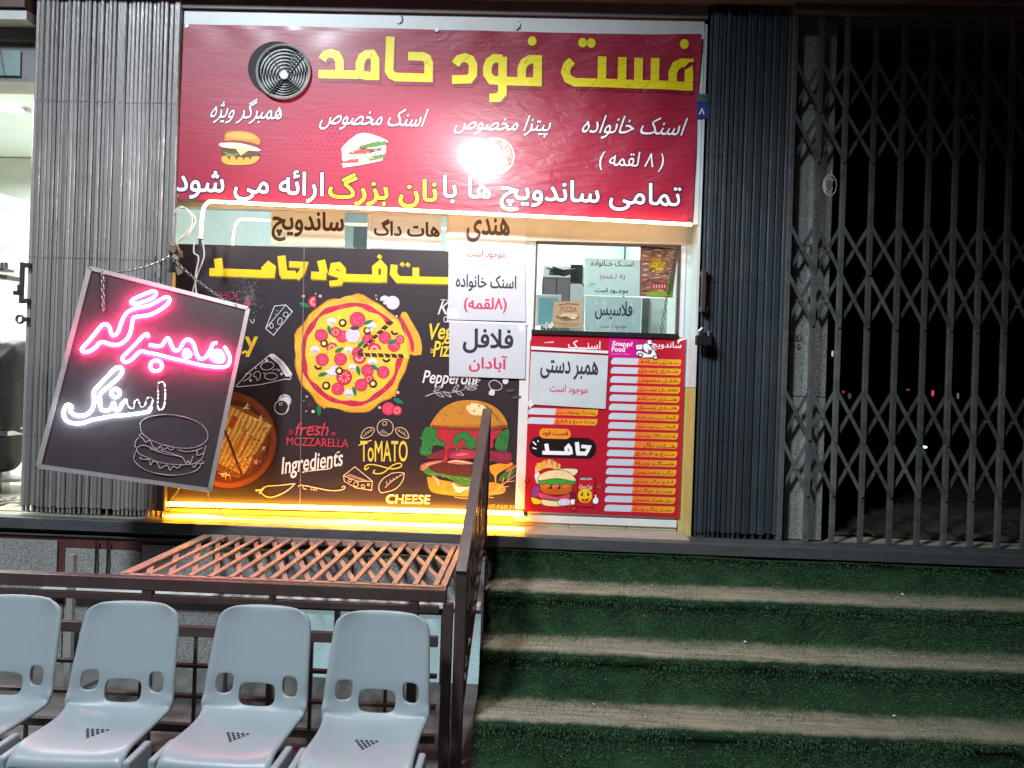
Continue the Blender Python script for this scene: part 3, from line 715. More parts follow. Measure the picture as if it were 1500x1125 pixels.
# ------------------------------------------------------------------ open scissor grille
gr = thing('scissor_grille', 'stretched dark scissor grille gate closing the unlit room on the right', 'gate', (2.4, 0, LZ))
pus = [1165, 1204, 1242, 1284, 1326, 1367, 1406, 1445, 1485, 1524]
pxs = [X(u, 67) for u in pus]; pxs += [pxs[-1] + .163 * k for k in range(1, 7)]
for i, x in enumerate(pxs):
    m_ = MB(); m_.box(x - .014, x + .014, -.008 + .0015 * (i % 2), .016, LZ + .008, ZT + .07); m_.build('post', m_grille, gr, bevel=.002)
zc = lambda v: Z(1242, v)
groups = [(93, 165), (168, 239), (332, 403), (405, 480), (575, 648), (651, 727)]
for i in range(len(pxs) - 1):
    a, b_ = pxs[i], pxs[i + 1]
    for (v0, v1) in groups:
        z1, z0 = zc(v0), zc(v1)
        m_ = MB(); j_ = [random.uniform(-.006, .006) for _ in range(4)]; m_.bar((a, -.016, z1 + j_[0]), (b_, -.016, z0 + j_[1]), .004, .020, up=(0, 0, 1)); m_.bar((a, .023, z0 + j_[2]), (b_, .023, z1 + j_[3]), .004, .020, up=(0, 0, 1))
        mx_, mz_ = (a + b_) / 2, (z0 + z1) / 2
        m_.tube([(mx_, -.022, mz_), (mx_, .028, mz_)], .008, 8)
        # turn flat bars face-on
        m_.build('lattice_cross', m_grille, gr)
m_ = MB(); m_.box(pxs[0] - .02, 6, -.03, .05, ZT + .02, ZT + .073); m_.build('head_track', m_lintel, gr)
# wire tuft on the grille
m_ = MB(); rr = random.Random(4); c = W(1214, 272, -.04)
for k in range(7):
    r_ = rr.uniform(.03, .06); a0 = rr.uniform(0, 6)
    m_.tube([(c.x + r_ * cos(a0 + t * .5) * .7, c.y - .003 * k, c.z + r_ * sin(a0 + t * .5) * 1.1) for t in range(8)], .0016, 5)
m_.tube([(c.x, c.y, c.z + .03), (c.x + .02, -.03, c.z + .09)], .0016, 5)
tag(m_.build('wire_tuft', m_white), 'small tuft of pale wire tied on a post of the scissor grille', 'wire')

# ------------------------------------------------------------------ shop front
sf = thing('shop_window_front', 'white framed shop front with glass strip, serving hatch and panels behind the posters', 'shop front', (-.6, .2, LZ))
FY = 0.205
m_yel = mat('yellow_tile_and_glow', (.50, .44, .15), .35, noise=.15, nscale=6)  # tile yellow with the glow of the amber tubes put into the colour
def sp(nm, mtl, *boxes, bevel=.002): return part(nm, mtl, *boxes, bevel=bevel, parent=sf)
sp('header_panel', m_white, (-2.262, .948, FY, FY + .05, 2.69, 3.88))
sp('header_ledge', m_white, (-2.23, .936, .034, FY - .003, 3.60, 3.785)); sp('frame_post', m_white, (.898, .936, .034, .06, 2.60, 3.598))
sp('head_rail', m_white, (-2.262, .948, FY - .012, FY + .045, 2.655, 2.688))
xm1 = X(657, 340, FY); xm2 = X(777, 400, FY)
sp('mullion', m_white, (xm1 - .014, xm1 + .014, FY - .01, FY + .04, 2.43, 2.653))
sp('mullion', m_white, (-1.02 - .012, -1.02 + .012, FY + .002, FY + .04, 2.43, 2.653))
HX0, HX1, HZ0, HZ1 = 0.0, 0.872, 1.945, 2.508
sp('hatch_surround', m_cream, (xm2 - .045, .905, FY - .012, FY + .04, HZ1, 2.652))
sp('hatch_jamb', m_white, (xm2 - .045, HX0, FY - .013, FY + .04, LZ + .1, HZ1 - .002), (HX1, .905, FY - .013, FY + .04, LZ + .1, HZ1 - .002))
hf = sp('hatch_frame', m_wood, (HX0, HX1, FY - .02, FY + .02, HZ1 - .012, HZ1 + .002), (HX0, HX0 + .012, FY - .02, FY + .02, HZ0 + .03, HZ1 - .014), (HX1 - .014, HX1, FY - .02, FY + .02, HZ0 + .03, HZ1 - .014), bevel=0)
sp('sliding_track', m_black, (HX0 - .01, HX1, FY - .03, FY + .03, HZ0, HZ0 + .028))
m_glass = glass('clear_glass', (.97, 1, .99), .9)
sp('strip_pane', m_glass, (-2.255, xm1 - .015, FY + .012, FY + .016, 2.432, 2.654), (xm1 + .015, xm2 - .046, FY + .012, FY + .016, 2.432, 2.654), bevel=0)
sp('lower_panel', m_white, (-2.255, xm2 - .046, FY + .005, FY + .03, LZ + .03, 2.430), (xm2 - .044, .905, FY + .005, FY + .03, LZ + .03, HZ0 - .002), bevel=0)
sp('amber_glow_strip', m_yel, (-2.233, xm2 - .052, .1995, .2085, LZ + .004, .86), bevel=0)  # yellow here stands in for amber light falling between the tubes
sp('bottom_rail', m_white, (xm2 - .05, .90, FY - .02, FY + .03, Z(880, 765, FY) - .012, Z(880, 765, FY) + .03))
sp('kick_tile', m_tile, (xm2 - .05, .25, FY - .008, FY + .004, LZ + .003, Z(880, 765, FY) - .014), (.254, .60, FY - .008, FY + .004, LZ + .003, Z(880, 765, FY) - .014), (.604, .90, FY - .008, FY + .004, LZ + .003, Z(880, 765, FY) - .014))
m_pale = mat('pale_reveal', (.55, .66, .66), .3, noise=.12, nscale=6)
zy = Z(1012, 568, .2)
sp('reveal_tile', m_yel, (.906, .95, FY - .005, FY + .03, LZ + .003, zy), (.938, .952, .03, FY - .007, LZ + .003, zy), bevel=0)
sp('reveal_panel', m_pale, (.906, .95, FY - .005, FY + .03, zy + .003, 3.76), (.938, .952, .03, FY - .007, zy + .003, 3.76), bevel=0)
sp('left_reveal', m_yel, (-2.27, -2.235, .03, FY + .02, LZ + .003, 1.35), bevel=0)  # lower reveal: amber tube light painted in as yellow
sp('left_reveal_panel', m_pale, (-2.27, -2.245, .03, FY + .02, 1.353, 3.76), bevel=0)
sp('sill_slab', m_sill, (-2.268, .937, -.058, FY + .03, LZ - .003, LZ + .002), bevel=0)
ar = Art(Y=FY - .0056)   # faint reflection of lettering, painted onto the reveal pane
for v_, s_ in ((385, '۸۸'), (408, '۸۱'), (428, 'اسنک'), (452, 'فلافل'), (482, 'است')): ar.text(s_, 1016, v_, 8, 7, '#9fb4b4', .01)
ar.build('reflected_lettering', m_menu, sf)
# small plate beside the banner
np_ = thing('number_plate', 'small bright blue house number plate right of the banner edge', 'plate', W(1031, 155, .025))
ar = Art(Y=.022); ar.slab([(1021, 150), (1036, 150.5), (1036, 173), (1021, 172.5)], '#1d3f86', .004); ar.poly([(1021, 137), (1036, 137.5), (1036, 149.5), (1021, 149)], '#53606c')
ar.text('۸', 1028, 163, 8, 9, '#e8eef8', .02); ar.stroke([(1030, 140), (1034, 143), (1031, 147)], 1.2, '#20304a'); ar.build('plate_face', m_poster, np_)
# interior things seen through the hatch and the glass strip
sh = thing('storage_cabinet', 'dark grey two door cabinet seen inside through the serving hatch', 'cabinet', W(825, 470, 1.6))
a_, b__ = W(795, 405, 1.6), W(834, 470, 1.6)
m_ = MB(); m_.box(a_.x, b__.x, 1.6, 2.0, LZ, a_.z); m_.build('cabinet_body', mat('cabinet_grey', (.12, .11, .12), .5, noise=.2), sh, bevel=.004)
m_ = MB(); xc = (a_.x + b__.x) / 2; m_.box(a_.x + .01, xc - .004, 1.585, 1.599, LZ + .1, a_.z - .02); m_.build('door', mat('cabinet_door', (.17, .16, .18), .4), sh)
m_ = MB(); m_.box(xc + .004, b__.x - .01, 1.585, 1.599, LZ + .1, a_.z - .02); m_.build('door', bpy.data.materials['cabinet_door'], sh)
part('partition', mat('grey_partition', (.30, .33, .31), .6, noise=.2, nscale=4), (W(796, 390, 2.3).x, W(858, 390, 2.3).x, 2.3, 2.35, LZ, Z(820, 390, 2.3)), (W(803, 470, 2.28).x, W(830, 470, 2.28).x, 2.25, 2.29, LZ, Z(820, 470, 2.28)))
cb = thing('cable_bundle', 'black cable tray and bundle above the cabinet inside the shop', 'cables', W(830, 400, 1.7))
m_ = MB(); q = W(845, 393, 1.8); m_.box(q.x - .05, q.x + .05, 1.8, 1.86, q.z - .12, q.z + .03); m_.build('box', m_black, cb)
m_ = MB(); rr = random.Random(2)
for k in range(7): m_.tube([W(800 + rr.uniform(0, 10), 391 + k * 1.7, 1.78), W(825, 394 + k * 1.6 + rr.uniform(-2, 2), 1.77), W(843, 394 + rr.uniform(0, 8), 1.79)], .008, 6)
m_.tube([W(846, 405, 1.78), W(856, 420, 1.78), W(862, 432, 1.78)], .006, 6); m_.build('cables', m_blackcable, cb)
mo = thing('monitor', 'white framed monitor with teal screen on the counter behind the hatch', 'monitor', W(810, 470, .8))
a_, b__ = W(786, 431, .8), W(821, 478, .8)
m_ = MB(); m_.box(a_.x, b__.x, .8, .84, b__.z, a_.z); m_.build('frame', m_white, mo, bevel=.004)
m_ = MB(); m_.box(a_.x + .02, b__.x - .022, .792, .799, b__.z + .01, a_.z - .025); m_.build('screen', mat('teal_screen', (.10, .22, .25), .2, emit=(.10, .25, .28), estr=.5), mo)
m_ = MB(); m_.box((a_.x + b__.x) / 2 - .03, (a_.x + b__.x) / 2 + .03, .81, .83, 1.84, b__.z); m_.build('stand', m_black, mo)
ct = thing('counter', 'white counter top just inside the serving hatch', 'counter', (.4, .6, 1.0)); m_ = MB(); m_.box(-.3, .92, .26, 1.0, 1.80, 1.84); m_.build('counter_top', m_white, ct); m_ = MB(); m_.box(-.28, .9, .30, .98, LZ, 1.798); m_.build('counter_body', m_cream, ct)
# pizza box standing in the hatch
ar = Art(Y=.30); ar.slab([(812, 442), (853, 441), (852, 480), (808, 479)], '#a58a68', .04)
ar.stroke([(818, 447), (832, 445), (848, 446)], 2, '#7d4a34'); ar.text('PIZZA', 833, 453, 24, 7, '#8a4a3a', .02, fa=False)
ar.ell(832, 464, 17, 6, '#7a5a40', 24, 0, .06); ar.ell(833, 462, 14, 3.5, '#c2a988', 20, 0, .08); ar.ell(828, 465, 5, 1.5, '#5d3a28'); ar.ell(840, 466, 4, 1.2, '#d8c6a8')
ar.stroke([(811, 473), (850, 475)], 1.0, '#6d5240'); ar.stroke([(818, 476), (846, 477.5)], .8, '#6d5240')
tag(ar.build('pizza_box', m_paper), 'brown cardboard pizza box standing upright in the serving hatch', 'box')
m_ = MB(); rr = random.Random(11); q = W(800, 478, .28)
for k in range(6): c0 = Vector((q.x + rr.uniform(-.02, .03), .26 + .01 * k, 1.985)); m_.tube([c0 + Vector((rr.uniform(-.015, .015), 0, rr.uniform(0, .045))) for _ in range(4)], .005, 5)
tag(m_.build('crumpled_wrap', m_white), 'crumpled white wrap beside the pizza box in the hatch', 'wrap')
sp2 = thing('seasoning_shelf', 'dark shelf on the back wall seen through the glass strip', 'shelf', W(375, 350, 2.2))
a_, b__ = W(348, 338, 2.2), W(398, 356, 2.2); m_ = MB(); m_.box(a_.x, b__.x, 2.2, 2.4, b__.z, a_.z); m_.build('shelf_box', m_wood, sp2)
a_, b__ = W(518, 332, 2.2), W(538, 362, 2.2); m_ = MB(); m_.box(a_.x, b__.x, 2.2, 2.4, b__.z, a_.z); tag(m_.build('wall_cabinet', mat('slate', (.16, .19, .2), .4)), 'dark cabinet between the two papers in the glass strip', 'cabinet')
for (ua, va, ub, vb) in ((300, 330, 330, 362), (340, 310, 322, 350), (370, 320, 392, 362)):
    pass

# ------------------------------------------------------------------ banner
bn = thing('vinyl_banner', 'big red vinyl banner with yellow title and white menu lines above the shop window', 'banner', (-.6, .03, 3.1))
A = Art(Y=.028, step=3e-6)
def banner_disp(u, v):
    s_ = (u - 254) / 773
    d = (.25 + .75 * s_) * (.0060 * sin(2 * pi * (u * .9 + v * .6) / 430 + .6) + .0040 * sin(2 * pi * (u - 1.3 * v) / 320 + 1.1))
    k = max(0, min(1, (s_ - .62) / .3)); d += .0030 * k * sin(2 * pi * (u + .55 * v + 12 * sin(v / 40)) / 92)
    e = max(0, (s_ - .94) / .06); d += .012 * e * e * (.6 + .4 * sin(v / 38))
    t = max(0, 1 - abs(v - 42 - s_ * 17) / 26); d += .0025 * t * sin(u / 17 + sin(u / 61) * 2)
    return d
A.disp = banner_disp
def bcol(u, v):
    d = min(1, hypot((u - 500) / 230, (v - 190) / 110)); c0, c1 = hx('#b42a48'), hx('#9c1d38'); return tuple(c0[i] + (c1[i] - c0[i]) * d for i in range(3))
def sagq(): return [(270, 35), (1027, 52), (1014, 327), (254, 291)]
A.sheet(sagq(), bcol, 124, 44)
rr = random.Random(1)
for i in range(-16, 17):
    for j in range(-10, 11):
        d = hypot(i / 16, j / 10)
        if .12 < d < 1.0: A.ell(465 + i * 7.2 + (j % 2) * 3.6, 200 + j * 6.2 + i * .2, 1.9 * (1 - d) + .35, None, '#a01a33', 6)
YE = '#f0dc10'
def title(w_, col, du, dv):
    st = lambda pts, sm=0: A.stroke([(x + du, y + dv) for x, y in pts], w_, col, smooth=sm)
    A.zoom(440, 40, 5)
    ww = w_
    st([(160, 240), (185, 205), (225, 192), (268, 208), (288, 250), (290, 345)], 0)
    st([(135, 345), (425, 350)]); st([(420, 350), (438, 330), (437, 270), (455, 222), (485, 200), (525, 198), (548, 238), (548, 388)])
    st([(430, 345), (490, 358), (575, 358)])
    st([(660, 70), (650, 320), (668, 350), (700, 365), (965, 370)]); st([(937, 400), (940, 260), (925, 225), (895, 213), (790, 211)])
    st([(1135, 270), (1162, 232), (1205, 220), (1245, 235), (1265, 275), (1262, 345), (1235, 378), (1110, 380)])
    st([(1480, 230), (1420, 226), (1385, 250), (1369, 295), (1370, 340), (1400, 385), (1480, 390)]); st([(1482, 215), (1479, 480), (1450, 512), (1385, 516)])
    A.zoom(740, 40, 5)
    st([(-40, 390), (265, 402)]); st([(236, 432), (238, 236), (180, 234), (140, 260), (121, 300), (120, 390)]); 
    st([(490, 245), (455, 280), (440, 330), (460, 380), (510, 404), (720, 412)], 0)
    st([(700, 410), (1130, 424), (1360, 434)])
    for x_, y0, y1 in ((710, 215, 420), (858, 220, 420), (978, 224, 424), (1098, 228, 426)): st([(x_, y0), (x_ - 4, y1)])
    st([(1342, 464), (1347, 266), (1290, 263), (1248, 285), (1226, 330), (1224, 430)])
    for x_, y_ in ((198, 102), (567, 112), (630, 115), (1308, 130)): A.ell(x_ + du, y_ + dv, 32, 35, col)
title(66, '#861226', 10, 26)
A.off += 2e-4; title(62, YE, 0, 0); A.off += 2e-4
# dark cut lines of the lettering
A.zoom(440, 40, 5)
for pts in ([(195, 245), (225, 205), (262, 185)], [(522, 195), (515, 230), (512, 262)], [(462, 320), (465, 350), (480, 385)], [(912, 255), (945, 270), (960, 300)], [(1168, 285), (1195, 245), (1235, 212)]): A.stroke(pts, [2, 7, 2], '#6a4a10', smooth=4)
A.zoom(740, 40, 5)
for pts in ([(150, 265), (160, 230), (180, 208)], [(630, 432), (655, 410), (668, 375)], [(895, 440), (930, 410), (938, 378)], [(1020, 442), (1052, 412), (1060, 380)], [(1258, 300), (1266, 262), (1285, 235)], [(430, 300), (450, 330), (475, 350)]): A.stroke(pts, [2, 7, 2], '#6a4a10', smooth=4)
A.px()
for s_, u, v, w_, h_ in (('همبرگر ویژه', 363, 163, 104, 38), ('اسنک مخصوص', 547, 175, 150, 34), ('پیتزا مخصوص', 737, 184, 138, 32), ('اسنک خانواده', 928, 188, 148, 34)):
    A.text(s_, u, v, w_, h_, '#f4eef0', .004, shear=.35, outline='#2a2038', ow=.028, ang=1.5)
A.text('( ۸ لقمه )', 925, 237, 94, 28, '#f4eef0', .004, shear=.15, outline='#2a2038', ow=.028)
A.text('تمامی ساندویچ ها با', 823, 288, 348, 48, '#eef0fa', .014, outline='#241838', ow=.034, ang=2.2)
A.text('نان بزرگ', 561, 279, 158, 46, '#f0dc10', .014, outline='#241838', ow=.034, ang=2.2)
A.text('ارائه می شود', 366, 271, 216, 46, '#eef0fa', .014, outline='#241838', ow=.034, ang=2.0)
# little burger
A.freeze(353, 218); A.zoom(240, 20, 3.75)
A.poly([(335, 690), (345, 655), (400, 645), (480, 655), (528, 690), (525, 722), (480, 722), (400, 708), (340, 700)], '#c98a2e', 3)
A.poly([(350, 680), (360, 660), (420, 652), (490, 668), (510, 690), (440, 690)], '#dca548', 3)
A.poly([(345, 700), (430, 700), (525, 722), (522, 745), (430, 730), (350, 722)], '#8d2a22', 2)
A.poly([(310, 712), (420, 712), (525, 742), (520, 758), (400, 745), (320, 735)], '#e8d6b8', 2)
A.poly([(318, 742), (420, 752), (520, 760), (520, 785), (430, 790), (330, 775)], '#5c3a22', 2)
A.poly([(390, 735), (475, 748), (425, 782)], '#e6c684'); A.poly([(330, 760), (380, 772), (420, 770), (400, 782), (345, 778)], '#6b8a34')
A.poly([(320, 790), (360, 780), (440, 792), (520, 785), (522, 805), (480, 830), (380, 834), (330, 822)], '#d9a23c', 3)
for x_ in (360, 400, 440, 475): A.poly([(x_ - 12, 782), (x_ + 12, 785), (x_ + 2, 806)], '#6a3418')
# sandwich
A.freeze(532, 220)
A.poly([(980, 735), (1060, 665), (1130, 660), (1222, 695), (1218, 715), (1100, 735), (990, 755)], '#e9e2d4', 2)
A.poly([(1060, 735), (1150, 708), (1220, 700), (1218, 722), (1140, 738)], '#4d7a34', 2)
A.poly([(978, 752), (1100, 745), (1220, 722), (1222, 745), (1100, 768), (980, 790)], '#efe2cf', 1)
A.poly([(1005, 775), (1060, 750), (1140, 742), (1180, 748), (1120, 765)], '#b04036', 2); A.poly([(1110, 752), (1190, 738), (1216, 742), (1150, 760)], '#5a3a2a', 1)
A.poly([(978, 792), (1100, 772), (1222, 748), (1216, 772), (1100, 792), (985, 812)], '#e6d2b8', 1)
A.poly([(990, 812), (1060, 795), (1070, 815), (1000, 828)], '#c8423a', 2); A.poly([(1070, 800), (1140, 786), (1130, 812), (1080, 822)], '#e8cf92', 2); A.poly([(1130, 795), (1212, 778), (1200, 800), (1140, 815)], '#5e7d3c', 2)
A.poly([(978, 822), (1100, 818), (1205, 795), (1200, 808), (1080, 832), (985, 846)], '#ecdccb', 1)
for k in range(40):
    x_ = rr.uniform(990, 1210); y_ = 845 - (x_ - 980) * .18 - rr.uniform(5, 110); A.ell(x_, y_, rr.uniform(3, 8), rr.uniform(2, 5), rr.choice(('#d9b8a0', '#9a3a30', '#f2e8da', '#6f8a4a', '#c7a27a')), 6)
# pizza near the glare
A.freeze(725, 229); A.zoom(640, 20, 3.515)
A.ell(300, 735, 100, 98, '#e6d4c6', 40); A.ell(302, 735, 92, 90, '#8d6a60', 36)
for k in range(110):
    t = rr.uniform(0, 6.28); r_ = 86 * math.sqrt(rr.random()); A.ell(302 + r_ * cos(t), 735 + r_ * sin(t), rr.uniform(5, 12), rr.uniform(4, 8), rr.choice(('#b08a72', '#6d4a48', '#c9ab90', '#94706a', '#7d5a50')), 7)
A.build('printed_sheet', m_flex, bn)
m_ = MB()
for u, v in ((274, 38), (640, 44), (1022, 56), (260, 287), (1010, 322)):
    p = W(u, v, .027); m_.tube([(p.x, .0285, p.z), (p.x, .024, p.z)], .011, 10)
m_.build('eyelet', m_steel, bn)
# exhaust fan let into the banner
fn = thing('exhaust_fan', 'round grey extractor fan with wire guard set into the red banner', 'fan', W(410, 103, .0))
c = W(414, 104, .0); R_ = .155
m_ = MB(); cc = W(404, 100, .026); m_.prism([(cc.x + (.165) * cos(2 * pi * k / 40), .024, cc.z + .158 * sin(2 * pi * k / 40)) for k in range(40)], (0, .002, 0)); m_.build('cut_out', mat('fan_cavity', (.02, .015, .015), .7), fn)
m_ = MB()
m_.tube([(c.x + R_ * cos(2 * pi * k / 40), .01, c.z + R_ * sin(2 * pi * k / 40)) for k in range(40)], .009, 8, True); m_.build('rim', mat('fan_grey', (.42, .41, .40), .45, .4, noise=.3), fn)
m_ = MB(); m_.prism([(c.x + (R_ - .004) * cos(2 * pi * k / 40), .018, c.z + (R_ - .004) * sin(2 * pi * k / 40)) for k in range(40)], (0, .004, 0)); m_.build('blade_disc', mat('fan_disc', (.36, .35, .33), .5, .3, noise=.35, nscale=15), fn)
m_ = MB()
hc = Vector((c.x + .01, .0, c.z - .025))
for k in range(1, 9):
    f_ = k / 9; r_ = R_ * f_; ccx = hc.x + (c.x - hc.x) * f_; ccz = hc.z + (c.z - hc.z) * f_
    m_.tube([(ccx + r_ * cos(2 * pi * i / 36), .004, ccz + r_ * sin(2 * pi * i / 36)) for i in range(36)], .0035, 6, True)
for a0 in (2.25, .75, 4.2, 5.5): m_.bar((hc.x, -.001, hc.z), (c.x + R_ * cos(a0), .004, c.z + R_ * sin(a0)), .009, .004)
m_.build('wire_guard', m_black, fn)
m_ = MB(); m_.prism([(hc.x + .026 * cos(2 * pi * k / 20), -.006, hc.z + .026 * sin(2 * pi * k / 20)) for k in range(20)], (0, .012, 0)); m_.build('hub', bpy.data.materials['fan_grey'], fn, bevel=.003)
# hooks above the banner
for u, v, lb in ((585, 28, 'steel hook above the left half of the banner'), (757, 37, 'steel hook with wire above the right half of the banner')):
    p = W(u, v, .04); t = thing('hook', lb, 'hook', p)
    m_ = MB(); m_.box(p.x - .022, p.x + .022, .045, .058, p.z - .012, p.z + .04); m_.build('plate', m_lintel, t)
    m_ = MB(); m_.tube([(p.x, .043, p.z + .02), (p.x + .018, .03, p.z + .01), (p.x + .02, .03, p.z - .015), (p.x, .03, p.z - .03), (p.x - .012, .032, p.z - .02)], .004, 7); m_.build('hook_wire', m_steel, t)

# ------------------------------------------------------------------ light tubes
wt = thing('light_tube', 'warm white glowing tube running under the lower edge of the red banner', 'light tube', W(650, 300, 0))
pts = [W(294, 350, -.01), W(295.5, 325, -.01), W(298, 306, -.012), W(305, 297, -.012), W(318, 295.5, -.012), W(420, 300.5, -.012), W(560, 306, -.012), W(700, 313, -.012), W(850, 320, -.012), W(1013, 329, -.012)]
m_ = MB(); m_.tube(smoothpts([tuple(p) for p in pts], 5), .0085, 8); m_.build('glowing_tube', m_warm, wt)
p = W(294, 354, -.01); m_ = MB(); m_.tube([(p.x, p.y, p.z + .02), (p.x, p.y, p.z - .03)], .013, 8); m_.build('end_cap', m_brown, wt)
at_ = thing('light_tube', 'upper straight amber glowing tube below the black food poster', 'light tube', W(500, 745, .12))
m_ = MB(); m_.tube([W(242, 738, .14), W(400, 742, .14), W(600, 747.5, .14), W(766, 752.5, .14)], .014, 10); m_.build('glowing_tube', m_amber, at_)
m_ = MB(); a_ = W(240, 738, .14); b__ = W(768, 752.5, .14); m_.tube([a_, a_ + Vector((-.025, 0, 0))], .016, 8); m_.tube([b__, b__ + Vector((.02, 0, 0))], .016, 8); m_.build('end_cap', m_black, at_)
at2 = thing('light_tube', 'lower sagging amber glowing tube lying along the window sill', 'light tube', W(500, 765, .08))
m_ = MB(); m_.tube(smoothpts([tuple(W(u, v, .05)) for u, v in ((243, 757), (300, 757), (335, 761), (400, 765.5), (470, 766), (520, 764), (560, 768), (640, 770), (700, 773), (768, 776))], 5), .0125, 10); m_.build('glowing_tube', m_amber, at2)
m_ = MB(); a_ = W(241, 757, .05); m_.tube([a_, a_ + Vector((-.025, 0, 0))], .015, 8); m_.build('end_cap', m_black, at2)
for pts, lb in (([(262, 715), (258, 722), (247, 738), (248, 757)], 'thin white wire looping from the hanging sign to the left tube end'), ([(304, 718), (308, 735), (322, 748), (334, 762), (352, 766)], 'thin pinkish wire hanging from the sign to the sill tube')):
    m_ = MB(); m_.tube(smoothpts([tuple(W(u, v, .03)) for u, v in pts], 5), .0035, 6); tag(m_.build('wire', m_cable), lb, 'wire')

# ------------------------------------------------------------------ black food poster
fp = thing('food_poster', 'large black food poster with pizza, burger and toasted sandwich on the shop window', 'poster', (-1.1, .2, 1.6))
A = Art(Y=.196, step=3e-6)
A.slab([(257, 357), (775, 371), (768, 757), (240, 744)], '#2c2127', .002)
rr = random.Random(21)
for k in range(70): A.ell(rr.uniform(265, 760), rr.uniform(370, 740), rr.uniform(1, 6), rr.uniform(.5, 2.5), rr.choice(('#33282f', '#352c32', '#382b30')), 8, rr.uniform(0, 3), .2, k)
# heading
def head(w_, col, du, dv):
    st = lambda pts, ww=w_: A.stroke([(x + du, y + dv) for x, y in pts], ww, col)
    A.zoom(240, 280, 3.571)
    st([(283, 352), (292, 425)], 42); st([(238, 422), (560, 434)]); st([(535, 436), (528, 405), (548, 385), (568, 400), (562, 452)], 34)
    st([(615, 338), (626, 440)], 42); st([(612, 436), (690, 437)], 42); st([(692, 455), (722, 425), (735, 385), (655, 382)], 32)
    st([(822, 362), (838, 430)], 42); st([(770, 440), (850, 444)], 40)
    st([(930, 470), (935, 410), (915, 388), (888, 392), (880, 425), (930, 440)], 34); st([(935, 440), (920, 478), (866, 484)], 30)
    st([(925, 452), (1140, 458)], 40); st([(1108, 462), (1105, 400), (1132, 378), (1152, 400), (1150, 460), (1090, 460)], 32)
    st([(1205, 385), (1200, 430), (1225, 462), (1300, 464), (1488, 468)], 36); st([(1318, 400), (1318, 460)], 34)
    for x_, y_ in ((1128, 342), (1247, 382), (1276, 384)): A.poly([(x_ - 14 + du, y_ + dv), (x_ + du, y_ - 12 + dv), (x_ + 14 + du, y_ + dv), (x_ + du, y_ + 12 + dv)], col)
head(40, '#7a5a10', 4, 8); head(40, '#f2c40e', 0, 0)
WH = '#d8d2d6'
# pizza
A.zoom(410, 420, 5.626)
def blob(cx, cy, r, col, n=60, amp=.025, seed=3, t0=0, t1=2 * pi):
    q = random.Random(seed); ph = [q.uniform(0, 6) for _ in range(4)]
    return [(cx + r * (1 + amp * sin(9 * t + ph[0]) + amp * .7 * sin(14 * t + ph[1]) + amp * .5 * sin(5 * t + ph[2])) * cos(t), cy + r * 1.02 * (1 + amp * sin(9 * t + ph[0]) + amp * .7 * sin(14 * t + ph[1]) + amp * .5 * sin(5 * t + ph[2])) * sin(t)) for t in [t0 + (t1 - t0) * k / n for k in range(n)]]
cx, cy = 588, 556
A.poly(blob(cx, cy, 474, 0), '#b8741c'); A.poly(blob(cx, cy, 466, 0), '#eda528'); A.poly(blob(cx - 6, cy - 6, 448, 0, amp=.03, seed=5), '#f2b53c')
A.poly(blob(cx, cy, 418, 0, amp=.012, seed=8), '#c4244a'); A.poly(blob(cx, cy, 380, 0, amp=.02, seed=9), '#f2c83a')
for k in range(26):
    t = k * 2 * pi / 26 + rr.uniform(-.1, .1); r0 = rr.uniform(425, 445); A.stroke([(cx + r0 * cos(t), cy + r0 * sin(t)), (cx + (r0 + 10) * cos(t + .08), cy + (r0 + 10) * sin(t + .08)), (cx + (r0 + 6) * cos(t + .17), cy + (r0 + 6) * sin(t + .17))], [1, 5, 1], rr.choice(('#b46a14', '#c87f1e', '#ffd873')))
for k in range(40):
    t = rr.uniform(0, 6.28); r_ = rr.uniform(30, 350); A.ell(cx + r_ * cos(t), cy + r_ * sin(t), rr.uniform(15, 40), rr.uniform(8, 18), rr.choice(('#f6d560', '#eeb92c', '#f8dc7c')), 10, rr.uniform(0, 3), .1, k)
for k in range(60):
    t = rr.uniform(0, 6.28); A.ell(cx + 399 * cos(t), cy + 399 * sin(t), 7, 4, '#e2577a', 6, t)
# empty wedge and shifted slice
A.poly([(600, 580), (945, 262), (985, 300), (1050, 430), (1062, 590)], '#f2c83a')
A.poly([(990, 250), (1035, 205), (1075, 270), (1120, 345), (1160, 430), (1165, 560), (1050, 545), (1050, 430)], '#f0aa2e', 2)
A.poly([(985, 262), (1005, 250), (1050, 330), (1100, 440), (1105, 530), (1080, 530), (1065, 440)], '#c8284e', 2)
def pep(x, y, r):
    A.ell(x, y, r, None, '#a81f3e', 22); A.ell(x, y, r * .9, None, '#e23c66', 22)
    for k in range(9): t = rr.uniform(0, 6.28); q = rr.uniform(0, .7) * r; A.ell(x + q * cos(t), y + q * sin(t), r * .09, None, '#f27a98', 6)
def tom(x, y, r, t0=0, t1=2 * pi):
    n_ = 20; A.poly([(x + r * cos(t0 + (t1 - t0) * k / n_), y + r * sin(t0 + (t1 - t0) * k / n_)) for k in range(n_ + (0 if t1 - t0 > 6 else 1))], '#b01c38')
    A.poly([(x + .88 * r * cos(t0 + (t1 - t0) * k / n_), y + .88 * r * sin(t0 + (t1 - t0) * k / n_)) for k in range(n_ + (0 if t1 - t0 > 6 else 1))], '#dc3450')
    for k in range(8): t = t0 + (t1 - t0) * (k + .5) / 8; A.ell(x + r * .5 * cos(t), y + r * .5 * sin(t), r * .2, r * .07, '#f7d0c0', 8, t)
def olive(x, y, r): A.ell(x, y, r, None, '#3a1c1c', 18); A.ell(x - 1, y - 1, r * .55, None, '#f2c84a', 14); A.ell(x - 1, y - 1, r * .35, None, '#f6e8c8', 10)
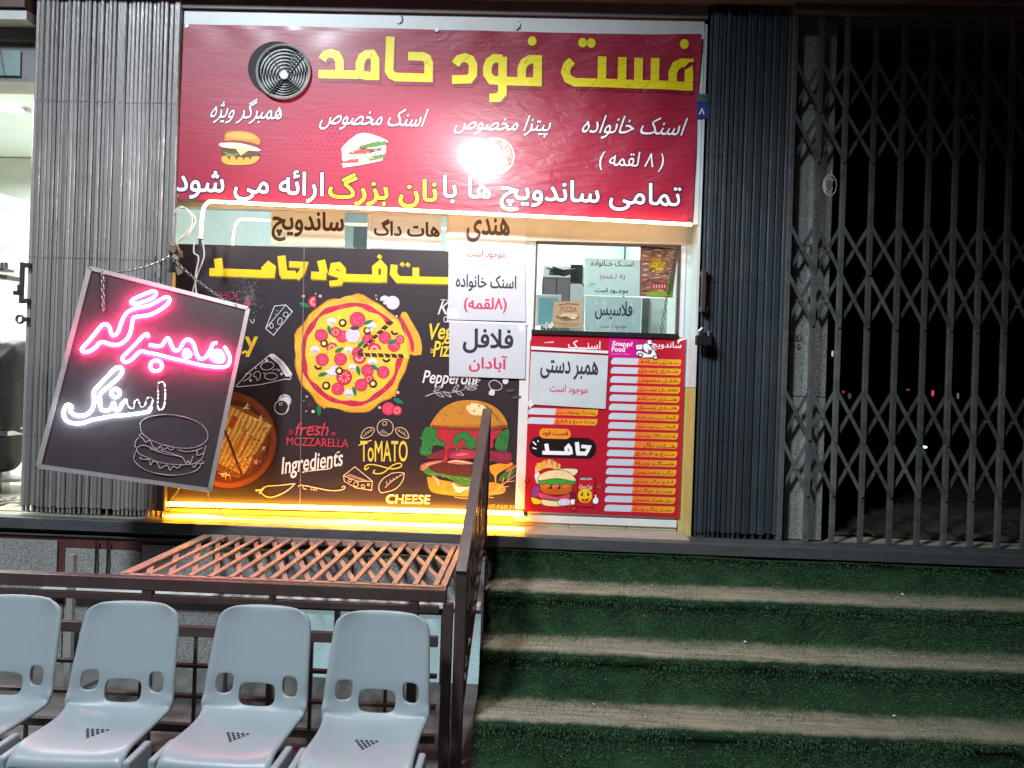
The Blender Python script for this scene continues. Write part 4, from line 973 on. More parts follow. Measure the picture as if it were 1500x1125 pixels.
def onion(x, y, r):
    A.ell(x, y, r, None, '#b06a94', 22); A.ell(x, y, r * .93, None, '#f0e4ec', 22)
    for q in (.7, .48, .26): A.ring(x, y, r * q, r * q, r * .06, '#c49ab8', 18)
def mush(x, y, r, a=0):
    A.poly([(x - r * .25, y), (x + r * .25, y), (x + r * .3, y + r * 1.0), (x - r * .3, y + r * 1.0)], '#cfc4d6', 2); A.poly([(x - r, y + r * .2), (x - r * .8, y - r * .5), (x, y - r * .85), (x + r * .8, y - r * .5), (x + r, y + r * .2), (x + r * .4, y + r * .25), (x, y + r * .05), (x - r * .4, y + r * .25)], '#e9e4f0', 2)
    A.stroke([(x - r * .2, y + r * .05), (x - r * .2, y + r * .35)], r * .12, '#4a3a4a'); A.stroke([(x + r * .2, y + r * .05), (x + r * .2, y + r * .35)], r * .12, '#4a3a4a')
def leaf(x, y, L, a, col='#14804e'): A.poly([(x + (u_ * cos(a) - v_ * sin(a)) * L, y + (u_ * sin(a) + v_ * cos(a)) * L) for u_, v_ in ((-1, 0), (-.5, -.36), (.2, -.36), (1, 0), (.2, .34), (-.5, .32))], col, 3); A.stroke([(x - L * .8 * cos(a), y - L * .8 * sin(a)), (x + L * .8 * cos(a), y + L * .8 * sin(a))], 3, '#0b5a36')
for x, y, r in ((640, 272, 66), (342, 402, 55), (515, 410, 52), (730, 440, 55), (350, 602, 54), (500, 598, 54), (640, 545, 48), (478, 842, 53), (670, 810, 53), (722, 690, 52), (852, 705, 52), (865, 420, 52), (940, 485, 52)): pep(x, y, r)
tom(460, 375, 45); tom(530, 745, 66); tom(735, 760, 40); tom(430, 505, 46, 2.6, 5.9); tom(655, 580, 56, 0, pi); tom(990, 435, 38); tom(780, 520, 55, pi, 2 * pi)
onion(602, 400, 64); onion(450, 690, 44)
for x, y, r in ((518, 298, 34), (365, 468, 33), (722, 362, 34), (382, 815, 35), (768, 800, 35), (490, 695, 34)): olive(x, y, r)
for x, y, r in ((425, 285, 38), (290, 520, 40), (755, 325, 42), (565, 520, 34), (765, 620, 40), (600, 665, 36), (400, 715, 36), (570, 880, 40)): mush(x, y, r)
for x, y, a in ((408, 360, 1.3), (730, 292, -.4), (490, 522, -.5), (355, 722, -.3), (645, 690, 1.3), (785, 668, .6), (615, 862, 1.3), (670, 470, -.8), (928, 458, -.3)): leaf(x, y, 42, a)
for x, y, t0 in ((318, 655, .3), (948, 370, .4), (878, 595, 0)): A.poly([(x + 34 * cos(t0 + pi * k / 8), y + 30 * sin(t0 + pi * k / 8)) for k in range(9)] + [(x + 16 * cos(t0 + pi * (8 - k) / 8), y + 12 * sin(t0 + pi * (8 - k) / 8)) for k in range(9)], '#3a1c1c')
# chocolate dashed cut
for (x0, y0), (x1, y1) in (((645, 545), (925, 280)), ((640, 558), (1025, 572))):
    for k in range(7):
        t = (k + .5) / 7; d = Vector((x1 - x0, y1 - y0)).normalized(); nn = Vector((-d.y, d.x)); p = Vector((x0 + (x1 - x0) * t, y0 + (y1 - y0) * t)); L = 22; ww = 8 + 13 * (t if y1 < y0 else .6)
        A.poly([tuple(p + d * (L * a_ + b__ * 8) + nn * (ww * b__)) for a_, b__ in ((-1, -1), (1, -1), (1, 1), (-1, 1))], '#4a2410')
        A.stroke([tuple(p + d * (L + 7) + nn * ww), tuple(p + d * (L + 16) - nn * ww)], 5, '#f7e8b8')
# bits around
leaf(205, 152, 46, .35); tom(282, 125, 48, 1.2, 5.0); onion(930, 132, 58); mush(865, 105, 38); leaf(978, 942, 46, .35); pep(895, 1005, 56); tom(965, 1020, 42); leaf(322, 1020, 46, 1.5)
for x, y, r in ((195, 78, 13), (333, 78, 13), (296, 58, 6), (792, 74, 7), (797, 102, 6), (963, 243, 9), (972, 872, 14), (822, 995, 12), (274, 1028, 13), (222, 905, 8), (198, 938, 5), (365, 997, 7), (217, 1025, 6), (948, 900, 6)): A.ell(x, y, r, None, rr.choice(('#e8c08a', '#e2b39a', '#e8d0c0')), 10)
A.ring(250, 968, 26, 26, 6, '#5a2a44'); A.ell(250, 970, 8, None, '#8a4a68', 8)
# burger
A.zoom(600, 570, 6.25)
OUT = '#2a130c'
def lump(pts, col, out=OUT, w_=5, sm=4):
    A.poly(pts, col, sm); 
    if out: A.stroke(pts, w_, out, closed=True, smooth=sm)
lump([(160, 820), (170, 800), (300, 830), (560, 870), (760, 850), (860, 880), (880, 930), (820, 965), (560, 985), (300, 965), (190, 930)], '#c9862e')
for k in range(24): x_ = rr.uniform(190, 850); y_ = rr.uniform(880, 965); A.stroke([(x_, y_), (x_ + 22, y_ - 10), (x_ + 45, y_ - 8)], [1, 6, 1], rr.choice(('#e8b45a', '#9a5f1c')))
lump([(115, 750), (170, 715), (240, 760), (330, 765), (420, 790), (560, 790), (700, 800), (560, 880), (470, 880), (400, 840), (300, 800), (200, 800)], '#3f7a34')
for k in range(22): x_ = rr.uniform(130, 660); y_ = 745 + (x_ - 100) * .13 + rr.uniform(0, 50); A.stroke([(x_, y_), (x_ + 15, y_ + rr.uniform(-12, 12)), (x_ + 34, y_)], [1, 6, 1], rr.choice(('#7ab04e', '#1f4a20')))
lump([(380, 850), (450, 890), (560, 900), (500, 930), (460, 955), (420, 935)], '#ddd2cc'); lump([(205, 800), (260, 820), (275, 880), (250, 875), (240, 835)], '#d8a890', None)
lump([(180, 690), (260, 665), (420, 680), (600, 690), (740, 700), (730, 790), (560, 800), (350, 780), (200, 740)], '#5a2620')
for k in range(60): A.ell(rr.uniform(215, 720), rr.uniform(695, 775), rr.uniform(4, 11), rr.uniform(3, 5), rr.choice(('#7a3a2c', '#4a1d18', '#8d4c38')), 6)
lump([(95, 720), (120, 680), (240, 650), (330, 655), (250, 685), (150, 720), (140, 750), (100, 745)], '#a8604c'); A.stroke([(110, 715), (180, 685), (300, 662)], [2, 9, 2], '#e0b498'); A.stroke([(125, 735), (175, 705)], 6, '#e0b498')
lump([(340, 670), (400, 645), (520, 655), (590, 680), (560, 690), (440, 690)], '#b47a64'); A.stroke([(350, 672), (420, 655), (500, 668), (580, 682)], [3, 10, 10, 3], '#ecd0b8')
lump([(735, 700), (900, 665), (950, 690), (860, 745), (800, 790), (795, 860), (780, 860), (775, 800), (740, 760)], '#d8982a')
for k in range(26): A.ell(rr.uniform(745, 880), rr.uniform(695, 750), 6, 3, '#b06f1c', 6, .5)
lump([(810, 830), (850, 770), (950, 730), (970, 760), (900, 820), (830, 845)], '#3c6a30'); lump([(880, 740), (970, 690), (978, 715), (900, 760)], '#b46a54')
lump([(160, 640), (170, 610), (320, 545), (600, 545), (740, 560), (930, 580), (910, 680), (740, 660), (560, 640), (360, 640)], '#7a2038')
A.poly([(360, 605), (480, 560), (600, 565), (600, 625), (430, 640)], '#a8324a', 4); A.ell(480, 598, 60, 12, '#cf6a7a', 14, -.1); A.poly([(740, 575), (840, 590), (920, 585), (905, 640), (800, 630)], '#8d2848', 3)
lump([(235, 360), (500, 350), (760, 360), (860, 380), (770, 470), (760, 540), (620, 545), (400, 540), (350, 560), (350, 640), (320, 680), (305, 640), (330, 560), (270, 470)], '#b02838')
lump([(150, 345), (250, 370), (250, 440), (325, 490), (320, 525), (220, 520), (200, 600), (110, 605), (90, 560), (120, 480), (105, 440)], '#2c7a3c')
lump([(390, 500), (415, 440), (440, 410), (510, 390), (560, 420), (615, 470), (600, 530), (550, 555), (510, 520), (505, 470), (465, 460), (430, 515)], '#2c7a3c')
lump([(800, 440), (850, 385), (910, 365), (905, 480), (880, 560), (820, 565), (780, 530)], '#2c7a3c')
for (xa, xb, ya, yb) in ((110, 290, 380, 590), (410, 600, 410, 540), (800, 900, 390, 550)):
    for k in range(16): x_ = rr.uniform(xa, xb); y_ = rr.uniform(ya, yb); A.stroke([(x_, y_), (x_ + rr.uniform(-18, 18), y_ + 14), (x_ + rr.uniform(-8, 25), y_ + 26)], [1, 6, 2], rr.choice(('#5aae5c', '#123f1e', '#123f1e')))
lump([(185, 335), (240, 240), (320, 160), (430, 110), (540, 98), (660, 110), (780, 160), (860, 240), (900, 330), (870, 360), (700, 378), (450, 372), (220, 358)], '#c8862c')
A.poly([(205, 330), (400, 345), (700, 352), (885, 325), (870, 358), (700, 375), (450, 370), (220, 355)], '#8d3a20', 3)
for k in range(70): x_ = 210 + 670 * k / 70; y_ = 345 - 12 * sin((x_ - 200) / 680 * pi) * 0; A.stroke([(x_, y_ + 8), (x_ + rr.uniform(-3, 3), y_ - rr.uniform(12, 45))], [5, 1], '#8d3a20')
A.poly([(520, 165), (560, 130), (640, 135), (690, 160), (700, 230), (600, 240), (545, 215)], '#f0d8a0', 3)
for x_, y_ in ((450, 130), (548, 138), (415, 180), (488, 165), (490, 210), (280, 220), (338, 232), (310, 275), (565, 265), (590, 200), (455, 218), (475, 280), (625, 245), (660, 265), (640, 150), (380, 150), (720, 290), (800, 270)): A.ell(x_, y_, 13, 8, '#5a3010', 10, rr.uniform(0, 3)); A.ell(x_ + 1, y_ - 1, 9, 5, '#e0b060', 8)
for k in range(16): A.stroke([(640 + k * 14, 115 + k * 12), (700 + k * 11, 150 + k * 13), (760 + k * 7, 200 + k * 10)], [1, 3, 1], '#8a4a18')
for pts in ([(720, 950), (800, 930), (870, 860), (980, 780)], [(800, 930), (850, 860), (860, 810)], [(830, 900), (910, 890)], [(880, 850), (960, 840)], [(410, 985), (520, 1000), (600, 960)], [(600, 960), (720, 985), (770, 995)], [(740, 950), (850, 950)], [(900, 830), (930, 740)]): A.stroke(pts, 6, '#d8a878', smooth=3)
# tiny contact line
A.px(); A.text('۰۹۱۲ ۶۱۵۲۰۲۷', 738, 742, 44, 5, '#d89048', .01); 
# sandwich on wooden plate
A.zoom(230, 540, 3.6585)
A.ell(388, 382, 262, 266, '#2a1410', 60); A.ell(386, 382, 256, 258, '#7a3c28', 60); A.ring(386, 382, 238, 240, 6, '#8d4a32', 60); A.ell(386, 386, 222, 224, '#5c2a1e', 60)
for k in range(90): t = rr.uniform(0, 6.28); r_ = rr.uniform(225, 252); A.stroke([(386 + r_ * cos(t + q * .1), 382 + r_ * sin(t + q * .1)) for q in range(4)], 2, rr.choice(('#8d4a32', '#6a3222', '#94543a')))
A.poly([(225, 335), (372, 188), (470, 208), (622, 300), (612, 335), (572, 410), (545, 470), (458, 580), (430, 585), (320, 545), (235, 500)], '#8a5a1e', 1)
T0, T1, B0, B1 = Vector((372, 192)), Vector((618, 304)), Vector((262, 470)), Vector((462, 572))
def bread(t, s_): return T0.lerp(T1, t).lerp(B0.lerp(B1, t), s_)
for k in range(10):
    t0, t1 = k / 10, (k + 1) / 10
    for a_, b_, c_ in ((0, .30, '#c08a38'), (.30, .45, '#d6a84c'), (.45, .80, '#e8c872'), (.80, 1.0, '#d2a04a')):
        pts = []; ta, tb = t0 + (t1 - t0) * a_, t0 + (t1 - t0) * b_
        for q in range(7): e = bread(ta, q / 6); pts.append((e.x + 3 * sin(q * 2.1 + k), e.y))
        for q in range(6, -1, -1): e = bread(tb, q / 6); pts.append((e.x + 3 * sin(q * 2.1 + k + .4), e.y))
        A.poly(pts, c_)
for k in range(150): t, s_ = rr.random(), rr.random(); e = bread(t, s_); A.ell(e.x, e.y, rr.uniform(2, 7), rr.uniform(2, 9), rr.choice(('#e6b858', '#c8963a', '#f4d88a', '#b07c30')), 7, rr.uniform(0, 3))
A.poly([tuple(bread(.22, .12)), tuple(bread(.34, .13)), tuple(bread(.30, .36)), tuple(bread(.20, .34))], '#b84a1c', 1)
for tt, s0, s1 in ((.55, .25, .8), (.72, .3, .75)): A.poly([tuple(bread(tt, s0)), tuple(bread(tt + .05, s0)), tuple(bread(tt + .04, s1)), tuple(bread(tt - .01, s1))], '#b86a22', 1)
A.stroke([(352, 300), (392, 400), (425, 490), (462, 580)], [8, 15, 11, 17], '#5a2810')
A.poly([(560, 430), (600, 350), (590, 420), (540, 500), (500, 560), (480, 568)], '#7a4420', 2)
for x_, y_ in ((480, 205), (560, 265), (570, 430), (350, 575), (375, 570), (600, 300), (530, 500)):
    for k in range(4): A.stroke([(x_, y_), (x_ + rr.uniform(-18, 18), y_ + rr.uniform(-18, 12)), (x_ + rr.uniform(-30, 30), y_ + rr.uniform(-30, 22))], [6, 5, 2], '#ecd2b0')
for k in range(160): t = rr.uniform(-.1, 1.6); r_ = rr.uniform(130, 215); A.ell(386 + r_ * cos(t), 386 + r_ * sin(t), rr.uniform(2, 6), rr.uniform(2, 4), rr.choice(('#7a3a24', '#9a5a38', '#4a1d14', '#a8684a')), 6)
# doodles
A.zoom(330, 420, 5.625)
def ln(pts, w_=6, col=WH, closed=False, sm=0): A.stroke(pts, w_, col, closed=closed, smooth=sm)
ln([(408, 160), (500, 150), (555, 205), (400, 400), (335, 345)], 6, closed=True); ln([(335, 345), (500, 152)], 5); A.ring(383, 322, 15, 20, 5, WH); A.ring(452, 285, 17, 28, 5, WH, a=.3); A.ring(500, 230, 20, 20, 5, WH); ln([(418, 345), (425, 355)], 5); ln([(420, 195), (432, 200)], 4); ln([(410, 225), (425, 230)], 4)
for k in range(4): ln([(520 + k * 8, 175 + k * 8), (545 + k * 3, 200 + k * 4)], 3)
ln([(90, 820), (200, 700), (360, 570), (400, 555), (480, 620), (550, 720), (535, 765), (500, 760), (300, 805), (110, 825)], 7, closed=True)
A.poly([(360, 570), (400, 555), (480, 620), (550, 715), (500, 740), (440, 640)], WH, 2); ln([(400, 580), (470, 640), (515, 715)], 4, '#5a4a50')
A.ring(348, 652, 54, 34, 6, WH, a=-.15); A.ring(378, 738, 52, 28, 6, WH); ln([(150, 780), (200, 750), (215, 720), (180, 712), (165, 740)], 6, sm=3); ln([(235, 735), (250, 705), (280, 700), (292, 725), (280, 765), (262, 770), (255, 745)], 6, closed=True, sm=3); ln([(390, 690), (425, 678), (455, 690), (430, 695)], 6, sm=2)
for x_, y_, r_ in ((343, 607, 12), (465, 718, 12), (210, 772, 12), (322, 712, 6), (253, 672, 6)): A.ell(x_, y_, r_, None, WH, 10)
A.ell(492, 940, 54, 54, WH, 26); A.ring(492, 945, 46, 46, 4, '#3a2a32'); A.ell(466, 993, 60, 60, '#2c2127', 26); A.ring(466, 993, 58, 58, 6, WH, 26); A.ring(478, 905, 8, 10, 4, '#3a2a32'); ln([(445, 960), (470, 955), (465, 975), (448, 975)], 4, closed=True)
for k in range(5): ln([(500 + k * 5, 1040 - k * 12), (512 + k * 4, 1020 - k * 10)], 3)
A.text('y', 218, 495, 100, 160, '#dca81e', .02, fa=False, ang=0); ln([(140, 550), (170, 535), (195, 560)], 20, '#dca81e', sm=3); ln([(205, 270), (225, 300), (240, 285), (235, 265)], 5, sm=3)
A.text('JHOL', 30, 85, 190, 90, '#a83048', -.008, fa=False, ang=3); A.poly([(150, 155), (185, 70), (215, 150), (195, 165)], '#a83048', 2)
for k in range(260):
    x_ = rr.gauss(185, 55); y_ = rr.gauss(75, 75); a0 = rr.uniform(0, 6.28); L = rr.uniform(4, 16); A.stroke([(x_, y_), (x_ + L * cos(a0), y_ + L * sin(a0)), (x_ + L * 1.4 * cos(a0 + .9), y_ + L * 1.4 * sin(a0 + .9))], 1.3, rr.choice(('#8a7f84', '#6a5f64', '#a89c9e')))
A.zoom(400, 600, 6.82)
A.text('fresh', 395, 195, 330, 130, '#cc3a50', .006, fa=False, shear=.25, ang=0); ln([(350, 175), (430, 165), (500, 180)], 10, '#cc3a50', sm=3)
A.text('MOZZARELLA', 447, 325, 615, 84, '#cc3a50', -.006, fa=False, ang=2)
for k in range(3): ln([(160, 205 + k * 20), (200, 205 + k * 18)], 6, '#cc3a50'); ln([(585, 230 + k * 12), (625, 228 + k * 13)], 5, '#cc3a50')
A.text('Ingredients', 395, 545, 610, 215, '#e8e2e2', .012, fa=False, shear=.22, ang=-8); ln([(295, 625), (420, 605), (560, 590), (595, 565)], [12, 5, 5, 9], '#e8e2e2', sm=4); ln([(640, 430), (668, 420)], 12, '#e8e2e2')
A.text('ToMATO', 1110, 415, 470, 205, '#e8c84a', .012, fa=False, ang=0); ln([(855, 358), (985, 305)], 10, '#e8c84a')
DO = '#e8c8a0'
A.ring(1122, 180, 80, 82, 7, DO, 30); ln([(1095, 130), (1120, 115), (1140, 130), (1130, 155), (1100, 155)], 6, DO, closed=True)
for k in range(8): ln([(1065 + k * 14, 235 + k * 3), (1100 + k * 10, 195 + k * 7)], 3, DO)
for sx, px_ in ((1, 880), (-1, 1358)):
    ln([(px_, 282), (px_ + sx * 25, 210), (px_ + sx * 80, 178), (px_ + sx * 135, 195), (px_ + sx * 110, 250), (px_ + sx * 60, 280)], 7, DO, closed=True, sm=3); ln([(px_ + sx * 5, 278), (px_ + sx * 120, 200)], 4, DO)
    for k in range(3): ln([(px_ + sx * (40 + k * 25), 255 - k * 18), (px_ + sx * (50 + k * 25), 220 - k * 14)], 4, DO)
ln([(960, 575), (925, 600), (920, 570), (960, 548), (1040, 555), (1180, 590), (1270, 575), (1285, 545), (1250, 535), (1190, 560), (1110, 625), (1050, 640), (1005, 630), (1020, 600)], 12, '#e8c84a', sm=4)
ln([(820, 570), (995, 715), (985, 805), (830, 780), (715, 715), (705, 660)], 7, DO, closed=True); ln([(705, 660), (850, 715), (995, 715)], 7, DO)
for x_, y_, r_ in ((770, 708, 16), (830, 745, 24), (900, 765, 18), (955, 750, 12)): A.ring(x_, y_, r_, r_ * .9, 6, DO, 14)
for k in range(13): ln([(735 + k * 15, 660 + k * 4.5), (775 + k * 15, 640 + k * 6)], 3, DO)
ln([(1075, 825), (1060, 755), (1100, 690), (1165, 650), (1190, 635), (1300, 630), (1300, 700), (1240, 780), (1160, 815)], 7, DO, closed=True, sm=3); ln([(1320, 630), (1190, 710), (1120, 780)], 5, DO)
for k in range(5): ln([(1140 + k * 32, 755 - k * 22), (1135 + k * 34, 715 - k * 18)], 4, DO)
ln([(255, 770), (270, 755), (340, 762), (450, 785), (580, 808), (690, 800), (722, 775), (705, 762), (690, 780)], 9, DO, sm=4); ln([(300, 765), (315, 795), (335, 788)], 7, DO, sm=3)
for x_ in (385, 408, 432): A.ell(x_, 795 + (x_ - 385) * .15, 7, None, DO, 8)
A.zoom(230, 540, 3.6585)
ln([(742, 615), (690, 660), (610, 690), (565, 670), (560, 650), (590, 630), (660, 625), (742, 615)], 5, DO, sm=3); ln([(530, 652), (560, 650), (575, 640), (550, 668)], 9, DO)
A.px(); A.text('CHEESE', 598, 731, 64, 13, '#ecd8b0', .022, fa=False, shear=.1, ang=1); A.text('CHEESE', 598, 731, 58, 9, '#b07a30', -.01, fa=False, shear=.1, ang=1)
A.zoom(610, 420, 6.247)
A.text('K', 262, 190, 90, 130, WH, .0, fa=False, shear=.35, ang=0); A.ring(268, 300, 16, 26, 7, WH); ln([(220, 120), (250, 118), (300, 130)], 5)
A.text('Veggie', 300, 425, 390, 190, '#ecc83a', .02, fa=False, shear=.25, ang=-4); A.text('Pizza', 285, 570, 240, 140, '#ecc83a', .018, fa=False, shear=.15, ang=0)
for k in range(3): ln([(130, 570 + k * 18), (160, 578 + k * 10)], 7, '#ecc83a')
A.text('Pepperoni', 310, 850, 490, 150, '#e8e2e2', .014, fa=False, shear=.2, ang=2)
ln([(80, 1005), (200, 965), (350, 965), (480, 920), (590, 850)], [3, 7, 7, 7, 3], WH, sm=4)
for x_, y_, a_ in ((195, 935, -.6), (215, 990, .5), (285, 985, .6), (360, 930, -.9), (395, 975, .5), (470, 890, -1.0), (520, 900, .1), (510, 935, -.1), (545, 870, -.5)):
    ln([(x_ - 42 * cos(a_), y_ - 42 * sin(a_)), (x_ - 18 * sin(a_), y_ + 18 * cos(a_) - 8), (x_ + 42 * cos(a_), y_ + 42 * sin(a_)), (x_ + 14 * sin(a_), y_ - 14 * cos(a_))], 5, WH, closed=True, sm=3)
ln([(665, 900), (680, 865), (730, 858), (780, 900), (770, 940), (700, 945)], 6, WH, closed=True, sm=3); A.poly([(680, 940), (715, 945), (710, 995), (660, 985)], WH, 2); A.poly([(790, 850), (840, 845), (835, 885), (800, 890)], WH, 2)
# fold lines and scuffs
A.px()
for pts in ([(446, 362), (445, 440), (442, 560), (440, 740)],): A.stroke(pts, 1.0, '#8a7a78')
for k in range(40): x_, y_ = rr.uniform(270, 765), rr.uniform(375, 735); A.stroke([(x_, y_), (x_ + rr.uniform(-5, 5), y_ + rr.uniform(-3, 3))], .7, rr.choice(('#5a4f54', '#4a4046', '#6e6268')))
for x_, y_ in ((748, 572), (757, 582), (520, 480)): A.ell(x_, y_, 7, 2.5, '#4a434c', 10, -.1)
A.build('printed_sheet', m_poster, fp)

# ------------------------------------------------------------------ menu board
mn = thing('menu_board', 'red menu sheet with orange price rows and burger picture under the serving hatch', 'menu', (.43, .19, 1.4))
A = Art(Y=.188, step=3e-6)
A.slab([(777, 485), (1005, 495), (995, 759), (768, 749)], '#b3182e', .002)
A.stroke([(780, 486), (1003, 496)], 2, '#c02338')
rr = random.Random(5)
A.poly([(893, 492), (936, 494), (933, 526), (890, 524)], '#c8187e', 0); A.poly([(936, 494), (956, 495), (948, 528), (933, 526)], '#bf1a66', 0)
A.text('Snapp!', 911.5, 504.5, 29, 8.5, '#fbeef6', .02, fa=False, shear=.1, ang=3); A.text('Food', 906, 511.5, 19, 7, '#fbeef6', .022, fa=False, shear=.05, ang=3); A.text('درخواست آنلاین غذا', 909, 518.5, 28, 3, '#e8b8d8', 0)
A.text('ساندویچ', 976, 507, 44, 13, '#f6e8e8', .014, ang=2.5); A.text('اسنـــک', 856, 505, 47, 12, '#f6e8e8', .014, ang=2.5); A.stroke([(797, 502), (811, 501)], [1, 2.5, 1], '#e8a8ac')
# row helper: white price field and orange name field
def row(u0, us_, u1, v, name, h=9.6, sl=.030):
    dy = lambda u: (u - u0) * sl
    P_ = lambda u, dv: (u, v + dy(u) + dv)
    w_ = us_ - u0
    A.poly([P_(u0 + 5, -h / 2), P_(us_ + 1, -h / 2), P_(us_ - 1.5, h / 2), P_(u0 + 1, h / 2), P_(u0, h / 2 - 1.2), P_(u0 + .4, 0), P_(u0 + 1.8, -h / 2 + 2)], '#c8ccd8')
    n_ = 8
    for k in range(n_):
        a_ = us_ + 1 + (u1 - us_ - 1) * k / n_; b_ = us_ + 1 + (u1 - us_ - 1) * (k + 1) / n_; c0, c1 = hx('#ef7434'), hx('#e3a526'); t = k / (n_ - 1); c = tuple(c0[i] + (c1[i] - c0[i]) * t for i in range(3))
        if k == 0: A.poly([P_(a_, -h / 2), P_(b_, -h / 2), P_(b_, h / 2), P_(a_ - 2.5, h / 2)], c)
        elif k == n_ - 1: A.poly([P_(a_, -h / 2), P_(b_, -h / 2), P_(b_ - .2, 0), P_(b_ - 1.5, h / 2 - 1.8), P_(b_ - 4, h / 2), P_(a_, h / 2)], c)
        else: A.poly([P_(a_, -h / 2), P_(b_, -h / 2), P_(b_, h / 2), P_(a_, h / 2)], c)
    um = (us_ + u1) / 2
    L = min(u1 - us_ - 6, max(30, 4.6 * len(name))); A.text(name, u1 - 4 - L / 2, v + dy(u1 - 4 - L / 2) + .3, L, 6.6, '#5a160c', .012, ang=1.8)
items = ['بنـدری سـاده', 'بنـــدری پنیـــری', 'فلافــل مخصوص', 'فلافـــل پنیـــری', 'هنــدی ســاده', 'هنـــدی پنیـــری', 'آلمانـــی ســاده', 'آلمانـــی پنیـــری', 'هـات داگ پنیـری', 'هـــات داگ', 'مــرغ و قــارچ', 'همبرگــر ویــژه', 'برگــر مخصـوص', 'قـارچ برگـر پنیـری', 'چیـــز برگـــر', 'دوبل همبرگر مخصوص', 'دوبــل برگــر ویــژه']
for i, s_ in enumerate(items):
    t = i / 16; row(895 - 10 * t, 935 - 9.5 * t, 998 - 9.5 * t, 528.6 + 13.45 * i, s_)
row(773.5, 814, 876, 602, 'پیتـزا پپرونـــی'); row(772, 812.5, 875, 615.7, 'پیتـزا مـرغ و قـارچ')
# logo
def rrect(u0, v0, u1, v1, r, col, sl=.03):
    pts = []
    for (cu, cv, a0) in ((u1 - r, v0 + r, -pi / 2), (u1 - r, v1 - r, 0), (u0 + r, v1 - r, pi / 2), (u0 + r, v0 + r, pi)):
        for k in range(7): t = a0 + pi / 2 * k / 6; x = cu + r * cos(t); pts.append((x, cv + r * sin(t) + (x - u0) * sl))
    A.poly(pts, col)
rrect(775.5, 639, 873.5, 669.5, 14.5, '#1d1418'); rrect(790, 627, 836, 642, 7.2, '#e8922a')
A.text('فست فود', 813, 635, 38, 9, '#9a1a1a', .03); 
A.zoom(765, 610, 6.122)
for pts, ww in (([(215, 245), (228, 325)], 36), ([(180, 325), (430, 330)], 34), ([(400, 335), (392, 285), (415, 262), (432, 285), (440, 340)], 30), ([(490, 230), (500, 330)], 38), ([(485, 332), (565, 332)], 36), ([(560, 348), (590, 300), (600, 275), (530, 268)], 32)): A.stroke(pts, ww, '#f2eef0')
for pts in ([(95, 225), (125, 255)], [(92, 280), (128, 292)], [(138, 215), (146, 228)]): A.stroke(pts, 11, '#f2eef0')
# burger meal picture
for k in range(16):
    x_ = 115 + k * 14; y_ = 500 - 70 * sin(pi * (k + 2) / 20); A.poly([(x_, y_ + 30), (x_ + rr.uniform(-14, 14), y_ - 40 + rr.uniform(-12, 12)), (x_ + 17, y_ - 42), (x_ + 17, y_ + 30)], rr.choice(('#eeb45a', '#e2a040', '#f4c878')))
    A.stroke([(x_, y_ + 25), (x_ + 2, y_ - 30)], 2, '#9a5a20')
lump([(330, 475), (420, 465), (495, 475), (490, 510), (440, 540), (350, 520)], '#efdcb4', '#3a1a10', 5)
lump([(110, 520), (150, 500), (170, 580), (130, 600)], '#d8dce8', '#3a1a10', 4)
lump([(80, 660), (110, 620), (160, 640), (150, 720), (90, 720)], '#8a3a9a', '#3a1a10', 5); lump([(150, 680), (300, 720), (440, 690), (430, 745), (280, 755), (160, 735)], '#d0406a', '#3a1a10', 4)
lump([(160, 600), (300, 585), (440, 600), (440, 670), (380, 700), (240, 700), (170, 670)], '#c05a22', '#3a1a10', 5)
A.poly([(180, 610), (300, 600), (420, 610), (400, 640), (200, 640)], '#d0702e', 3)
lump([(140, 585), (170, 575), (300, 560), (470, 575), (470, 605), (430, 610), (400, 595), (350, 615), (310, 598), (260, 618), (220, 598), (180, 615)], '#3c9a3c', '#1c4a1c', 4)
lump([(142, 575), (165, 520), (230, 488), (310, 480), (400, 492), (455, 530), (475, 580), (310, 556)], '#ecd4a0', '#3a1a10', 5)
for k in range(14): A.ell(rr.uniform(230, 420), rr.uniform(498, 535), 4, 2.5, '#8a6a3a', 6)
for x_ in (250, 328): A.ell(x_, 632, 17, 20, '#2a0f0a', 14); A.ell(x_ - 5, 626, 6, None, '#ffffff', 8)
A.stroke([(278, 655), (292, 664), (306, 656)], 4, '#3a120a', smooth=3)
lump([(180, 730), (300, 745), (420, 735), (400, 755), (350, 745), (300, 765), (240, 748)], '#3c9a3c', '#1c4a1c', 4)
lump([(170, 745), (300, 760), (440, 750), (430, 795), (300, 808), (190, 795)], '#ecd4a0', '#3a1a10', 5)
A.poly([(82, 722), (168, 752), (168, 780), (120, 792), (88, 770)], '#f0d838', 2); A.stroke([(82, 722), (168, 752), (168, 780), (120, 792), (88, 770)], 4, '#3a1a10', closed=True, smooth=2); A.ell(375, 768, 58, 34, '#e2cfe8', 20, -.1); A.ring(375, 768, 58, 34, 4, '#3a1a10', 20, -.1); A.ring(375, 768, 38, 20, 3, '#b89ac8', 16, -.1)
lump([(495, 570), (505, 555), (640, 560), (652, 580), (640, 800), (620, 812), (510, 808), (498, 790)], '#c01a2a', '#2a0a0a', 6); A.ell(572, 560, 62, 12, '#b8b8bc', 20); A.ring(572, 560, 62, 12, 4, '#2a1a1a', 20); A.ell(580, 560, 22, 5, '#6a6a6e', 10)
A.text('Coca-Cola', 570, 632, 118, 36, '#f8eef0', .0, fa=False, shear=.3, ang=4)
A.ell(562, 710, 66, 66, '#f0c21a', 28); A.ring(562, 710, 66, 66, 4, '#8a5a08', 28)
for x_ in (535, 590): A.ell(x_, 695, 11, 20, '#3a1408', 12); A.ell(x_ - 3, 688, 4, 6, '#ffffff', 8)
